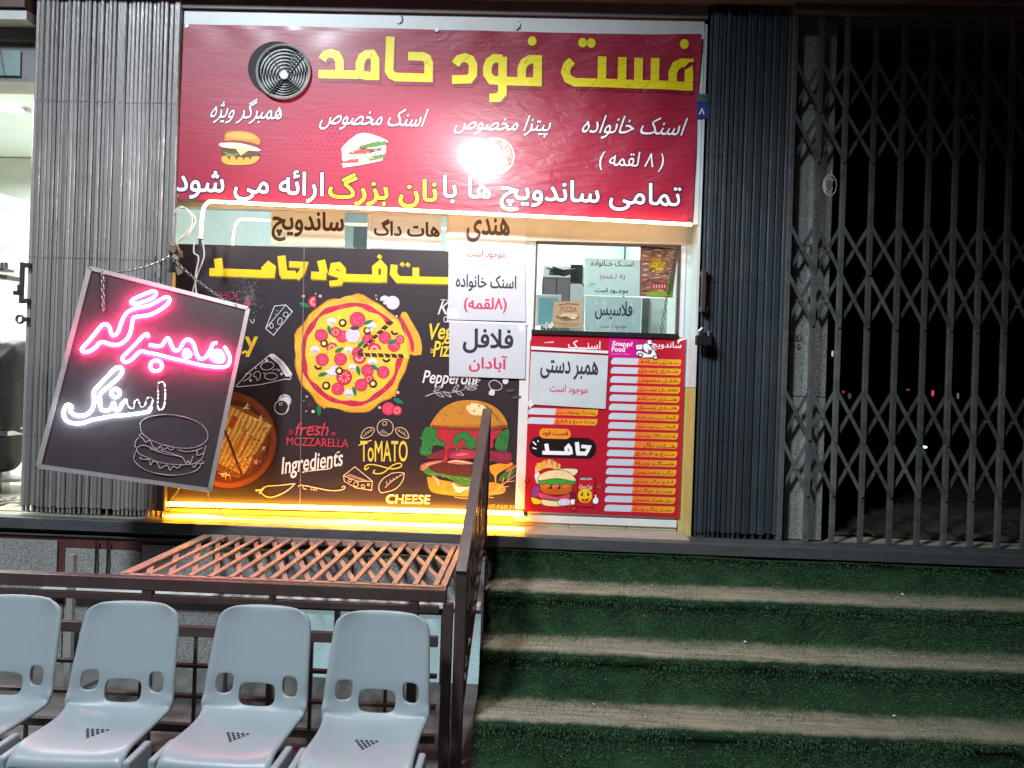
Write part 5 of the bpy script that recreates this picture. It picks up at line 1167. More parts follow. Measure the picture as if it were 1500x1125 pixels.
A.poly([(528, 735), (562, 745), (598, 732), (588, 758), (562, 768), (538, 758)], '#8a1a14', 2); A.poly([(545, 752), (562, 750), (580, 752), (562, 764)], '#e86a4a', 2)
lump([(632, 745), (650, 725), (648, 705), (662, 700), (668, 725), (682, 735), (680, 775), (650, 785), (634, 770)], '#f2f2f4', '#2a1a1a', 4); lump([(440, 740), (470, 735), (468, 785), (440, 790), (430, 765)], '#f2f2f4', '#2a1a1a', 4); lump([(430, 690), (478, 685), (472, 735), (436, 738)], '#7a1a24', '#2a0a0a', 4)
for x_, y_, r_ in ((45, 580, 24), (468, 832, 26)): A.ell(x_, y_, r_, None, '#8a1220', 16); A.ell(x_ - 4, y_ - 5, r_ * .5, None, '#c03a48', 10)
A.poly([(672, 640), (680, 618), (705, 612), (700, 635)], '#3a7a3a', 2)
# courier on a scooter
A.zoom(765, 480, 6.122)
lump([(1020, 225), (1050, 205), (1100, 225), (1150, 235), (1165, 190), (1185, 200), (1200, 235), (1218, 255), (1215, 275), (1180, 275), (1150, 268), (1080, 270), (1035, 255)], '#f0eef2', '#2a2430', 6, 3)
lump([(1018, 152), (1080, 148), (1078, 195), (1020, 198)], '#f0eef2', '#2a2430', 5, 1); A.stroke([(1030, 165), (1066, 163)], 4, '#8a8a94'); A.stroke([(1030, 178), (1060, 177)], 3, '#8a8a94')
lump([(1085, 150), (1120, 140), (1150, 170), (1170, 195), (1150, 205), (1130, 200), (1135, 225), (1110, 222), (1085, 190)], '#e6e6ec', '#2a2430', 5, 3); lump([(1120, 120), (1140, 108), (1160, 120), (1160, 145), (1130, 148)], '#f4f2f6', '#2a2430', 5, 3)
A.ell(1195, 268, 26, 22, '#2a2430', 18); A.ell(1195, 268, 15, 13, '#dcdce4', 14); A.ell(1060, 245, 26, 20, '#3a3440', 16); A.ell(1060, 245, 14, 11, '#dcdce4', 14); A.stroke([(1165, 140), (1180, 160), (1175, 185)], 6, '#f0eef2')
A.px()
A.poly([(777, 484), (780, 484), (777, 500), (775, 498)], '#e8e4e4'); A.poly([(992, 497), (1005, 495), (1004, 497), (996, 500), (993, 504)], '#f0eef0')
A.build('printed_sheet', m_menu, mn)

# ------------------------------------------------------------------ papers
def paper(label, quad, texts, Y, bg='#c4c6cc', nm='paper_notice', extra=None, mtl=None, th=.0015):
    t = thing(nm, label, 'notice', W(*quad[0], Y)); A = Art(Y=Y); A.slab(quad, bg, th)
    for (s_, u, v, w_, h_, c, b_, ag) in texts: A.text(s_, u, v, w_, h_, c, b_ + .006, ang=ag)
    if extra: extra(A)
    A.build('printed_paper', mtl or m_paper, t); return t
BK = '#2a2a30'; PK = '#c23458'; BR = '#5a3018'
def tape(pts): 
    def f(A):
        for q in pts: A.poly(q, '#dcdce0')
    return f
paper('cream paper with one big brown word in the middle of the glass strip', [(397, 303), (505, 307), (505, 362), (397, 359)], [('ساندویچ', 451, 330, 104, 47, BR, .022, 1.5)], .215, '#efe6d4', mtl=m_back)
paper('cream paper with two brown words in the glass strip right of the larger word', [(541, 309), (647, 313), (646, 366), (540, 363)], [('هات داگ', 596, 334, 95, 24, BR, .026, 1.5)], .215, '#f4f0e8', mtl=m_back)
paper('white notice at the top of the hanging column of three, partly lit orange', [(658, 314), (770, 319), (770, 390), (657, 387)], [('هندی', 715, 337, 62, 35, '#4a3030', .024, 2), ('موجود است', 712, 373, 55, 13, PK, .016, 2)], .186, '#e2dcd6', extra=tape([[(745, 319), (769, 320), (769, 328), (745, 327)]]))
paper('white notice in the middle of the hanging column of three, words in black and pink', [(657, 387.5), (769, 390.5), (770, 471), (656, 468)], [('اسنک خانواده', 712, 415, 88, 24, BK, .018, 2), ('(۸لقمه)', 711, 447, 62, 22, PK, .020, 1)], .184, '#c6c5cb', extra=tape([[(655, 452), (672, 453), (672, 466), (655, 466)], [(662, 389), (764, 392), (764, 394), (662, 391)]]))
paper('white notice at the bottom of the hanging column of three above the burger picture', [(658, 470), (771, 474), (769, 555), (658, 551)], [('فلافل', 715, 500, 72, 35, BK, .024, 2), ('آبادان', 715, 533, 55, 24, PK, .020, 2)], .182, '#c2c4ca', extra=tape([[(655, 469), (772, 473), (772, 476), (655, 472)], [(759, 477), (768, 477), (767, 486), (760, 484)]]))
paper('white notice taped over the left half of the red menu sheet', [(778, 515), (891, 521), (887, 599), (774, 592)], [('همبر دستی', 834, 542, 84, 27, BK, .018, 2.5), ('موجود است', 833, 571, 55, 14, PK, .014, 2.5)], .181, '#c2c8cc', extra=tape([[(778, 507), (891, 514), (891, 518), (778, 512)], [(772, 590), (778, 585), (782, 593), (776, 598)]]))
hg = sp('hatch_pane', m_glass, (.30, HX1 - .016, FY + .0, FY + .004, HZ0 + .03, HZ1 - .013), bevel=0)
paper('white paper stuck inside the right of the hatch window with small black and red words', [(856, 378), (939, 381), (938, 434), (855, 432)], [('اسنــک خــانواده', 897, 387, 62, 10, BK, .014, 1.5), ('(۸ لـقمه)', 897, 406, 37, 9, '#c05a78', .01, 1.5), ('موجــود است', 896, 426, 48, 9, BK, .018, 1.5), ('۳۲۰۰', 866, 418, 12, 7, '#6a7072', -.01, -5)], .212, '#d0dede', mtl=m_back)
def crinkle(A):
    rr = random.Random(3)
    for k in range(34):
        u = rr.uniform(859, 936); v = rr.uniform(436, 486); A.stroke([(u, v), (u + rr.uniform(-6, 6), v + rr.uniform(4, 16))], [.3, rr.uniform(.7, 1.8), .3], rr.choice(('#e8f2f2', '#9fb0b0', '#d8e6e6', '#eef6f6')))
paper('crumpled plastic sleeve with a big dark word at the foot of the hatch window', [(857, 433), (940, 436), (938, 488), (857, 484)], [('فلاسیس', 899, 455, 54, 27, '#38464a', .018, 2), ('موجود است', 899, 478, 38, 8, '#b84a72', .008, 1)], .210, '#bccccc', nm='plastic_sleeve', extra=crinkle, mtl=m_back)
# photo poster in the hatch
fpz = thing('photo_print', 'colourful photo print of fries and wraps in the top right of the hatch window', 'poster', W(965, 400, .21))
A = Art(Y=.209); A.slab([(938, 361), (994, 364), (985, 436), (937, 434)], '#a8776a', .0015); rr = random.Random(9)
def inq(u, v): return 939 < u < 992 - (v - 364) * .11 and 363 < v < 432
for k in range(230):
    u, v = rr.uniform(939, 992), rr.uniform(364, 433)
    if inq(u, v) and inq(u + 5, v): A.stroke([(u - 1, v), (u + 3, v - rr.uniform(-1, 2)), (min(u + 8, 991 - (v - 364) * .12), v + rr.uniform(-1, 2))], [.6, rr.uniform(1, 2.6), .5], rr.choice(('#6a4a4a', '#d8b8a8', '#b88a78', '#8a5a48', '#e8d4c4', '#a84a34', '#caa088', '#c87a58')))
for k in range(110):
    t = rr.uniform(0, 6.28); r_ = 11 * math.sqrt(rr.random()); u, v = 963 + r_ * cos(t), 389 + r_ * .95 * sin(t); A.stroke([(u - 2, v), (u + 2, v + rr.uniform(-2.5, 2.5))], 1.1, rr.choice(('#e8c81e', '#c89a14', '#f4dc3a', '#a87a10')))
A.poly([(953, 416), (978, 415), (977, 424), (954, 424)], '#d83a3a', 1)
for k in range(5): A.stroke([(957 + k * 4, 422), (958 + k * 4, 417)], 1.6, '#f8dcd8')
A.poly([(948, 428), (965, 426), (984, 428), (984, 435), (946, 433)], '#a8c83a', 1); A.poly([(980, 404), (986, 400), (984, 428), (978, 424)], '#8ab84a', 1)
A.build('printed_photo', m_back, fpz)
part('inner_board', m_wallwhite, (W(951, 440, .6).x, W(978, 440, .6).x, .6, .62, 1.84, Z(960, 437, .6)), parent=sf); part('inner_post', mat('dark_inner_post', (.14, .15, .14), .5, noise=.3, nscale=14), (W(941, 440, .58).x, W(951, 440, .58).x, .57, .6, 1.84, Z(945, 437, .58)), parent=sf)

def chain(a, b_, sag, name, label, m, link=.026, r=.0026, parent=None):
    a = Vector(a); b_ = Vector(b_); L = (b_ - a).length; n_ = max(3, int(L / (link * .72))); mb = MB()
    pts = [a.lerp(b_, i / n_) + Vector((0, 0, -sag * 4 * (i / n_) * (1 - i / n_))) for i in range(n_ + 1)]
    for i in range(n_):
        c = (pts[i] + pts[i + 1]) / 2; d = (pts[i + 1] - pts[i]).normalized(); o_ = Vector((0, -1, 0)); s1 = d.cross(o_).normalized(); s1 = s1 if i % 2 == 0 else d.cross(s1).normalized()
        lp = []
        for k in range(10):
            t = 2 * pi * k / 10; x = cos(t) * link * .5; y = sin(t) * link * .27; lp.append(c + d * x + s1 * y)
        mb.tube(lp, r, 5, True)
    o = mb.build(name, m, parent)
    if label: tag(o, label, 'chain')
    return o
chain(W(990, 362, .19), W(968, 488, .19), -.02, 'thin_chain', 'thin dark chain hanging down the right side of the hatch window', m_darksteel, .03, .0022)

# ------------------------------------------------------------------ neon sign
c_ = [Vector((-2.314, -.498, 2.168)), Vector((-1.632, -.099, 2.021)), Vector((-1.724, -.315, 1.010)), Vector((-2.405, -.713, 1.159))]
nrm = ((c_[1] - c_[0]).cross(c_[3] - c_[0])).normalized()
if nrm.y > 0: nrm = -nrm
cen = sum(c_, Vector()) / 4
ns = thing('neon_sign', 'tilted dark neon sign with glowing pink and white lettering hanging by chains', 'neon sign', cen)
A = Art(plane=(cen, nrm)); A.slab([(131, 393), (363, 452), (307, 718), (56, 683)], (0.03, .026, .03), .012)
me_ = MB(); q = [A.pt(u, v, 0) for u, v in ((131, 393), (363, 452), (307, 718), (56, 683))]; me_.prism([tuple(p) for p in q], tuple(-nrm * .012)); me_.build('board', m_board, ns)
m_ = MB()
for i in range(4): m_.bar(q[i] - nrm * .004, q[(i + 1) % 4] - nrm * .004, .022, .026, up=tuple(nrm))
m_.build('trim', m_alu, ns)
def neon(pts, m, name, r=.0078, closed=False, sm=5, ox=80, oy=420, k=5.114, lift=.030):
    pp = smoothpts(pts, sm, closed) if sm else pts
    P_ = [A.pt(ox + x / k, oy + y / k, lift) for x, y in pp]; mb = MB(); mb.tube(P_, r, 8, closed); return mb.build(name, m, ns, smooth=True)
neon([(572, 118), (600, 95), (680, 60), (735, 42), (758, 60), (735, 90), (680, 115), (610, 135), (575, 130)], m_neon, 'pink_tube', closed=True)
neon([(205, 470), (245, 425), (300, 360), (350, 300), (385, 288), (410, 310), (420, 350), (440, 372), (470, 350), (490, 300), (515, 235), (555, 190), (620, 165), (700, 150), (780, 110), (830, 85), (858, 100), (840, 140), (770, 190), (700, 220), (600, 235), (582, 260), (570, 330), (545, 390), (490, 435), (430, 440), (350, 420), (310, 455), (260, 490), (215, 492)], m_neon, 'pink_tube', closed=True)
neon([(700, 385), (690, 360), (660, 375), (600, 440), (520, 520), (505, 550), (530, 570), (575, 550), (640, 490), (700, 500), (780, 515), (850, 535), (940, 555), (1020, 575), (1110, 595), (1200, 605), (1270, 605), (1300, 580), (1305, 530), (1280, 475), (1262, 455)], m_neon, 'pink_tube')
neon([(705, 440), (760, 450), (800, 445), (830, 400), (850, 395), (870, 440), (895, 480), (930, 475), (970, 410), (1010, 405), (1040, 440), (1060, 510), (1090, 545), (1130, 530), (1165, 470), (1180, 435), (1210, 425)], m_neon, 'pink_tube')
neon([(985, 480), (965, 510), (985, 535), (1010, 515)], m_neon, 'pink_tube', closed=True, r=.010); neon([(1190, 495), (1170, 530), (1210, 560), (1250, 560), (1250, 520), (1225, 490)], m_neon, 'pink_tube', closed=True, r=.011); neon([(1215, 520), (1200, 540), (1230, 540)], m_neon, 'pink_tube', closed=True, r=.010)
neon([(757 + 44 * cos(t), 597 + 40 * sin(t)) for t in [i * pi / 6 for i in range(12)]], m_neon, 'pink_tube', closed=True, sm=3)
neon([(95, 885), (70, 930), (75, 985), (120, 1020), (200, 1025), (280, 1000), (360, 985), (440, 970), (520, 965), (600, 955), (670, 945), (705, 935), (718, 905)], m_neonw, 'white_tube')
neon([(95, 885), (125, 900), (120, 940), (160, 965), (220, 968), (275, 930), (295, 870), (295, 790), (330, 745), (400, 670), (460, 612), (495, 615), (505, 645), (470, 690), (410, 745), (345, 800), (338, 860), (350, 920), (390, 930), (425, 910), (440, 870), (450, 920), (480, 925), (505, 880), (535, 850)], m_neonw, 'white_tube')
neon([(455 + 32 * cos(t), 800 + 32 * sin(t)) for t in [i * pi / 6 for i in range(12)]], m_neonw, 'white_tube', closed=True, sm=3, r=.007)
# partly failed dotted letters
mb = MB(); mb2 = MB(); rr = random.Random(8)
def dots(pts, on, r, step=9, ox=80, oy=420, k=5.114, closed=False):
    pp = smoothpts(pts, 14, closed); acc = 0; last = pp[0]
    for p in pp:
        acc += hypot(p[0] - last[0], p[1] - last[1]); last = p
        if acc >= step:
            acc = 0; c = A.pt(ox + p[0] / k, oy + p[1] / k, .004); tgt = mb if rr.random() < on else mb2
            tgt.tube([c, c + nrm * .006], r * (1.25 if tgt is mb else 1), 6)
dots([(770, 730), (790, 715), (820, 725), (828, 800), (820, 890), (795, 925), (772, 900), (775, 810), (770, 730)], .55, .0036, 12)
dots([(535, 850), (555, 900), (590, 910), (600, 860), (625, 850), (645, 900), (675, 890), (690, 840), (720, 830), (735, 850), (718, 905)], .5, .0036, 12)
mb.build('lit_dots', m_neond, ns)
burg = [([(220, 300), (230, 240), (330, 180), (520, 150), (700, 165), (880, 215), (1010, 290), (1070, 390), (1060, 470), (980, 540), (850, 575), (680, 570), (500, 530), (340, 465), (240, 380), (220, 300)]),
 [(240, 390), (205, 415), (250, 450), (290, 500), (330, 475), (360, 510), (380, 560), (440, 580), (480, 545), (500, 600), (560, 570), (600, 600), (645, 580)], [(205, 440), (165, 480), (150, 550), (170, 565)],
 [(180, 570), (240, 540), (320, 555), (420, 600), (560, 625), (680, 665), (745, 690)], [(330, 575), (450, 625), (600, 660), (745, 690), (800, 770), (820, 735), (850, 770), (885, 680)], [(690, 595), (800, 620), (920, 605), (1005, 570)], [(1050, 530), (1025, 640), (990, 720), (900, 770), (780, 785), (620, 780), (460, 755), (320, 700), (210, 650), (175, 600), (180, 570)],
 [(920, 600), (945, 620), (930, 655), (960, 665), (1010, 640)], [(230, 680), (220, 710), (290, 720), (330, 720), (350, 790), (385, 740), (440, 770), (470, 830), (540, 795), (570, 800), (595, 855), (640, 805), (690, 830), (735, 790)], [(870, 790), (900, 820), (935, 775), (1020, 770), (1000, 740)],
 [(165, 605), (140, 680), (150, 740), (230, 820), (370, 880), (560, 915), (740, 910), (900, 870), (970, 820), (985, 780)]]
for pts in burg: dots(pts, 0, .0024, 13, 180, 590, 8.656)
mb2.build('unlit_dots', m_neonoff, ns)
# hanging hardware
tp = W(252, 376, -.06)
hk = thing('hanging_bracket', 'bundle of rag and steel clamp tied on the gate edge holding the sign chains', 'bracket', tp)
m_ = MB(); m_.box(tp.x - .02, tp.x + .02, -.05, .0, tp.z - .09, tp.z + .03); m_.build('clamp', m_darksteel, hk, bevel=.004)
m_ = MB(); rr = random.Random(6)
for k in range(8):
    c = tp + Vector((rr.uniform(-.03, .05), rr.uniform(-.02, .01), rr.uniform(-.07, .06))); d = Vector((rr.uniform(-.05, .05), rr.uniform(-.02, .02), rr.uniform(-.07, .05)))
    m_.bar(c, c + d, rr.uniform(.02, .05), rr.uniform(.004, .012), up=(rr.uniform(-1, 1), -1, rr.uniform(-1, 1)))
m_.build('rag', mat('brown_rag', (.30, .22, .17), .8, noise=.4, nscale=20), hk)
m_ = MB(); m_.box(tp.x + .0, tp.x + .02, -.055, -.048, tp.z - .19, tp.z - .09); m_.build('tag_strip', mat('orange_strip', (.5, .25, .06), .6), hk)
chain(A.pt(148, 399, .012), tp + Vector((0, -.02, .0)), .03, 'sign_chain', 'steel chain from the top left of the neon sign to the bracket', m_steel)
chain(tp + Vector((.02, -.02, -.02)), A.pt(345, 449, .012), .02, 'sign_chain', 'steel chain from the bracket to the top right of the neon sign', m_steel)
chain(A.pt(150, 399, .018), A.pt(151, 455, .018), 0, 'sign_chain', 'loose chain end dangling over the top left corner of the neon sign', m_steel)
for k, (pts, lb) in enumerate((([(296, 352), (299, 375), (290, 400), (283, 425), (280, 450)], 'left one of two white wires running down from the warm tube to the sign'), ([(285, 352), (284, 370), (291, 378), (286, 410), (291, 452)], 'right one of two white wires running down from the warm tube to the sign'))):
    m_ = MB(); m_.tube(smoothpts([tuple(W(u, v, -.02 - .02 * k)) for u, v in pts], 5), .004, 6); tag(m_.build('wire', m_cable), lb, 'wire')
m_ = MB(); rr = random.Random(14)
for k in range(5): m_.tube(smoothpts([tuple(W(u + rr.uniform(-3, 3), v + rr.uniform(-3, 3), .0 + .006 * k)) for u, v in ((256, 312), (268, 305), (283, 320), (275, 340), (262, 352), (255, 372))], 4), .0035, 5)
tag(m_.build('wire_tangle', m_cable), 'tangle of pale wires in the top left corner of the glass strip', 'wire')

# ------------------------------------------------------------------ fence, lattice and railing
FYY = -1.06; RZ = .735
fe = thing('front_fence', 'dark brown metal fence with horizontal rails behind the grey chairs', 'fence', (-1.8, FYY, G))
m_ = MB(); m_.box(-4.2, -.34, FYY - .02, FYY + .03, RZ - .055, RZ); m_.build('top_rail', m_brown, fe, bevel=.004)
for zz, h_ in ((Z(650, 893, FYY), .03), (Z(650, 940, FYY), .045), (Z(650, 991, FYY), .016), (Z(650, 1036, FYY), .016), (Z(650, 1083, FYY), .035), (Z(650, 1130, FYY), .02)):
    m_ = MB(); m_.box(-4.2, -.37, FYY - .012, FYY + .012, zz - h_ / 2, zz + h_ / 2); m_.build('rail', m_brown, fe, bevel=.002)
for i, u in enumerate((-150, 213, 395, 603, 653)):
    x = X(u, 1000, FYY); w_ = (.028, .024, .012, .02, .022)[i]; top = RZ - .057
    m_ = MB(); m_.box(x - w_, x + w_, FYY - .016, FYY + .016, G, top); m_.build('post', m_brown, fe, bevel=.003)
for i, u in enumerate((40, 110, 285, 330, 395 + 60, 520, 565)):
    x = X(u, 1000, FYY); m_ = MB(); m_.box(x - .007, x + .007, FYY - .006, FYY + .006, G, Z(650, 940, FYY)); m_.build('baluster', m_brown, fe)
# thin pipe standing by the wall
x = X(104, 900, -.5); m_ = MB(); m_.box(x - .016, x + .016, -.52, -.49, G, .68); tag(m_.build('wall_pipe', m_alu), 'pale square pipe standing against the granite wall left of the lattice', 'pipe')
# lattice laid flat over the light well
lt = thing('lattice_cover', 'diamond lattice grate lying flat over the basement well, lit orange', 'grate', (-1.1, -.6, RZ))
LX0, LX1, LY0, LY1 = -1.80, -.36, FYY + .035, -.17
m_lat = mat('lattice_paint', (.42, .26, .20), .5, .1, noise=.3, nscale=12, dirt=.4)
lz = .722
for a_, b__ in (((LX0, LY0), (LX1, LY0)), ((LX0, LY1), (LX1, LY1)), ((LX0, LY0), (LX0, LY1)), ((LX1, LY0), (LX1, LY1))):
    m_ = MB(); m_.bar((a_[0], a_[1], lz), (b__[0], b__[1], lz), .026, .03); m_.build('frame_bar', m_lat, lt)
H_ = LY1 - LY0
for sgn in (1, -1):
    dx = (.0 if sgn > 0 else -.36); x = LX0 - .62
    k = 0
    while x < LX1 + .5:
        p0, p1 = (x, LY0), (x + dx, LY1)
        t0, t1 = 0.0, 1.0
        for lim, s2 in ((LX0 + .008, 1), (LX1 - .008, -1)):
            f0, f1 = (p0[0] - lim) * s2, (p1[0] - lim) * s2
            if f0 < 0 and f1 < 0: t0, t1 = 1, 0; break
            if f0 < 0: t0 = max(t0, f0 / (f0 - f1))
            if f1 < 0: t1 = min(t1, f0 / (f0 - f1))
        if t1 - t0 > .04:
            zz = lz + .007 * sgn + .004
            a_ = (p0[0] + dx * t0, LY0 + H_ * t0, zz); b__ = (p0[0] + dx * t1, LY0 + H_ * t1, zz)
            m_ = MB(); m_.bar(a_, b__, .024, .008); m_.build('lattice_bar', m_lat, lt)
        x += (.092 if sgn > 0 else .105); k += 1
# stair railing
hr = thing('stair_railing', 'dark brown sloping stair railing with scrollwork left of the turf steps', 'railing', (-.27, -.7, G))
pN = Vector((-.272, -1.10, .845)); pF = Vector((-.238, -.20, 1.490))
m_ = MB(); m_.bar(pN + Vector((0, -.03, -.02)), pF, .050, .028); m_.build('handrail', m_brown, hr, bevel=.004)
m_ = MB(); m_.box(pN.x - .024, pN.x + .024, pN.y - .024, pN.y + .024, G, pN.z - .012); m_.build('newel', m_brown, hr, bevel=.004)
m_ = MB(); m_.box(pF.x - .022, pF.x + .022, pF.y - .025, pF.y + .02, LZ - .06, pF.z - .012); m_.build('newel', m_brown, hr, bevel=.004)
dv = pF - pN
m_ = MB(); m_.bar(pN + Vector((0, 0, -.70)), pF + Vector((0, 0, -.66)), .03, .03); m_.build('bottom_rail', m_brown, hr)
for t in (.14, .30, .46, .62, .78, .92):
    p = pN + dv * t; m_ = MB(); m_.box(p.x - .007, p.x + .007, p.y - .007, p.y + .007, p.z - .68, p.z - .02); m_.build('baluster', m_brown, hr)
for t in (.07, .22, .38, .54, .70, .85):
    p = pN + dv * t; m_ = MB()
    for sg in (1, -1):
        for zz in (-.2, -.48):
            pts = [Vector((p.x - .004 * sg, p.y + sg * (.012 + .045 * (1 - s_ / 16)) * cos(s_ * .55), p.z + zz + sg * .05 + (.02 + .05 * (1 - s_ / 16)) * sin(s_ * .55))) for s_ in range(15)]
            m_.tube(pts, .006, 6)
    m_.tube([(p.x, p.y, p.z - .66), (p.x + .006, p.y, p.z - .35), (p.x, p.y, p.z - .06)], .006, 6)
    m_.build('scroll', m_brown, hr)

# ------------------------------------------------------------------ chairs
def make_chair(label):
    t = thing('shell_chair', label, 'chair', (0, 0, G), 'grey plastic chairs in a row')
    b0 = G
    pr_ = [(.074, .738, .150), (.066, .706, .194), (.056, .660, .203), (.045, .62, .206), (.022, .53, .211), (.006, .475, .215), (0, .440, .217), (-.006, .395, .219), (-.018, .355, .218), (-.040, .333, .214), (-.085, .322, .206), (-.16, .318, .203), (-.26, .322, .206), (-.34, .326, .209), (-.378, .320, .209), (-.398, .300, .209), (-.402, .272, .209)]
    cs = [-1, -.92, -.77, -.47, -.34, 0, .34, .47, .77, .92, 1]
    vs = []; 
    for i, (y, z, hw) in enumerate(pr_):
        for s_ in cs:
            a_ = abs(s_); back = i < 7
            yy = y - (.035 * a_ ** 3 if i < 9 else 0); zz = z + (.0 if i < 8 else .030 * a_ ** 4 * (1 if i < 14 else .3))
            if i == 0: zz -= .010 * a_ ** 2
            if i >= 8 and a_ == 1: zz -= .022
            if i < 8 and a_ == 1: yy += .02
            vs.append((hw * s_, yy, zz))
    nc = len(cs); fs = []
    for i in range(len(pr_) - 1):
        for j in range(nc - 1):
            if i in (5, 6) and j in (2, 7): continue
            if i in (6, 7) and j in (4, 5): continue
            fs.append((i * nc + j, (i + 1) * nc + j, (i + 1) * nc + j + 1, i * nc + j + 1))
    me = bpy.data.meshes.new('shell'); me.from_pydata(vs, [], fs); me.polygons.foreach_set('use_smooth', [True] * len(fs)); me.materials.append(m_chair)
    o = bpy.data.objects.new('shell', me); COL.objects.link(o); o.parent = t
    cr = me.attributes.new('crease_edge', 'FLOAT', 'EDGE'); cnt = {}
    for q in me.polygons:
        for ek in q.edge_keys: cnt[ek] = cnt.get(ek, 0) + 1
    for e_ in me.edges:
        k_ = tuple(sorted(e_.vertices))
        if cnt[k_] == 1:
            inner = all(0 < v_ % nc < nc - 1 and 4 < v_ // nc < 9 for v_ in k_); cr.data[e_.index].value = .62 if inner else 0.0
    so = o.modifiers.new('thickness', 'SOLIDIFY'); so.thickness = .019; so.offset = -1
    su = o.modifiers.new('round', 'SUBSURF'); su.levels = su.render_levels = 3
    m_ = MB()
    for r_ in range(5):
        for k in range(5 - r_):
            x = (k - (4 - r_) / 2) * .019; y = -.185 - r_ * .016; n_ = 10
            m_.prism([(x + .0062 * cos(2 * pi * q / n_), y + .0062 * sin(2 * pi * q / n_), .3205 + (0.0 if y > -.2 else (-.2 - y) * .04)) for q in range(n_)], (0, 0, .0012))
    o = m_.build('perforation', m_hole); o.parent = t
    for sx in (-1, 1):
        m_ = MB(); x0, x1 = sorted((sx * .206, sx * .236)); m_.box(x0, x1, -.40, -.235, .225, .315); o = m_.build('side_bracket', m_chair, bevel=.010); o.parent = t
    # ribbed panels at the sides of the openings
    m_ = MB()
    for sx in (-1, 1):
        for k in range(9): x = sx * (.166 + k * .0036); m_.box(x - .0008, x + .0008, -.040 - .0035 * k * .25 - .006, -.022, .405, .475)
    # cross bar and pedestal
    m_ = MB(); m_.box(-.07, .07, -.30, -.08, .262, .300); o = m_.build('mount_plate', m_brown); o.parent = t
    m_ = MB(); m_.box(-.02, .02, -.22, -.18, 0, .262); m_.box(-.03, .03, -.36, -.02, 0, .03); o = m_.build('pedestal', m_brown, bevel=.004); o.parent = t
    return t
chs = [(555, 900, 'grey blue plastic chair closest to the stair railing'), (378, 892, 'grey blue plastic chair second from the stair railing'), (185, 886, 'grey blue plastic chair below the tilted neon sign, third from the railing'), (8, 880, 'grey blue plastic chair cut off by the left edge of the photo')]
proto = make_chair(chs[0][2])
CYY = -1.31
for i, (u, v, lb) in enumerate(chs):
    x = X(u, v + 60, CYY)
    if i == 0: proto.location = (x, CYY, G)
    else: c = copy_tree(proto, (x - proto.location.x, (0, .012, -.008, .01)[i], 0), lb); c.rotation_euler.z = radians((0, -1.6, 1.3, -.8)[i])
bb = thing('bench_beam', 'dark brown steel beam joining the row of grey chairs', 'beam', (-1.5, CYY - .2, G))
m_ = MB(); m_.box(-2.6, -.40, CYY - .225, CYY - .175, G + .21, G + .262); m_.build('beam', m_brown, bb, bevel=.004)
for x in (-1.92, -.80):
    m_ = MB(); m_.box(x - .02, x + .02, CYY - .22, CYY - .18, G, G + .208); m_.build('leg', m_brown, bb)

# ------------------------------------------------------------------ neighbouring shop on the left
ns_w = mat('pale_green_wall', (.62, .66, .61), .6, noise=.08, nscale=2)
part('neighbour_back_wall', ns_w, (-7, -2.33, 3.0, 3.08, LZ, 3.74)); part('neighbour_side_wall', ns_w, (-2.40, -2.33, .3, 2.99, LZ, 3.74), (-7, -6.9, .3, 2.99, LZ, 3.74))
part('neighbour_floor', m_tile, (-7, -2.41, .06, 2.99, LZ - .003, LZ + .003))
part('neighbour_fascia', mat('brown_fascia', (.16, .10, .09), .5, noise=.3, nscale=6), (-7, -3.01, -.07, .05, Z(20, 18) , ZT + .07)); part('neighbour_band', m_white, (-7, -3.01, -.05, .05, Z(20, 34), Z(20, 20)))
part('neighbour_soffit', mat('grey_soffit', (.22, .20, .20), .5, noise=.3, nscale=6), (-7, -3.01, .06, .12, Z(20, 58, .06), Z(20, 36, .06)))
ab = thing('shutter_box', 'grey box with pale glass front at the top of the neighbouring shop', 'box', W(20, 85, .1))
a_, b__ = W(-60, 60, .08), W(47, 118, .08); m_ = MB(); m_.box(a_.x, b__.x, .10, .30, b__.z, a_.z); m_.build('box_body', mat('box_grey', (.30, .28, .27), .5, noise=.3, nscale=8), ab)
m_ = MB(); m_.box(a_.x + .1, b__.x - .08, .085, .098, b__.z + .03, a_.z - .05); m_.build('glass_front', mat('pale_glass', (.35, .47, .47), .15, noise=.3, nscale=4), ab)
m_ = MB(); m_.bar((b__.x - .17, .08, b__.z + .03), (b__.x - .2, .08, a_.z - .05), .02, .006); m_.build('glazing_bar', m_alu, ab)
db = thing('cable_duct', 'dark blue grey duct sloping across the neighbouring shop wall', 'duct', W(20, 298, 2.2)); m_ = MB(); m_.bar(W(-80, 268, 2.2), W(60, 312, 2.2), .08, .12); m_.build('duct', mat('slate_blue', (.10, .11, .16), .5), db)
m_ = MB(); m_.bar(W(-80, 350, 2.6), W(60, 372, 2.6), .05, .07); tag(m_.build('wall_rail', mat('rail_grey', (.30, .33, .36), .5)), 'grey rail on the neighbouring shop wall below the sloping duct', 'rail')
tl = thing('tube_lamp', 'white wall lamp glowing high in the neighbouring shop', 'lamp', W(8, 150, 1.6)); m_ = MB(); m_.bar(W(-30, 140, 1.6), W(30, 155, 1.6), .10, .12); m_.build('lamp_glass', emat('lamp_white', (.95, 1, .98), 2.2), tl); m_ = MB(); m_.bar(W(30, 156, 1.62), W(43, 160, 1.62), .05, .05); m_.build('lamp_mount', m_alu, tl)
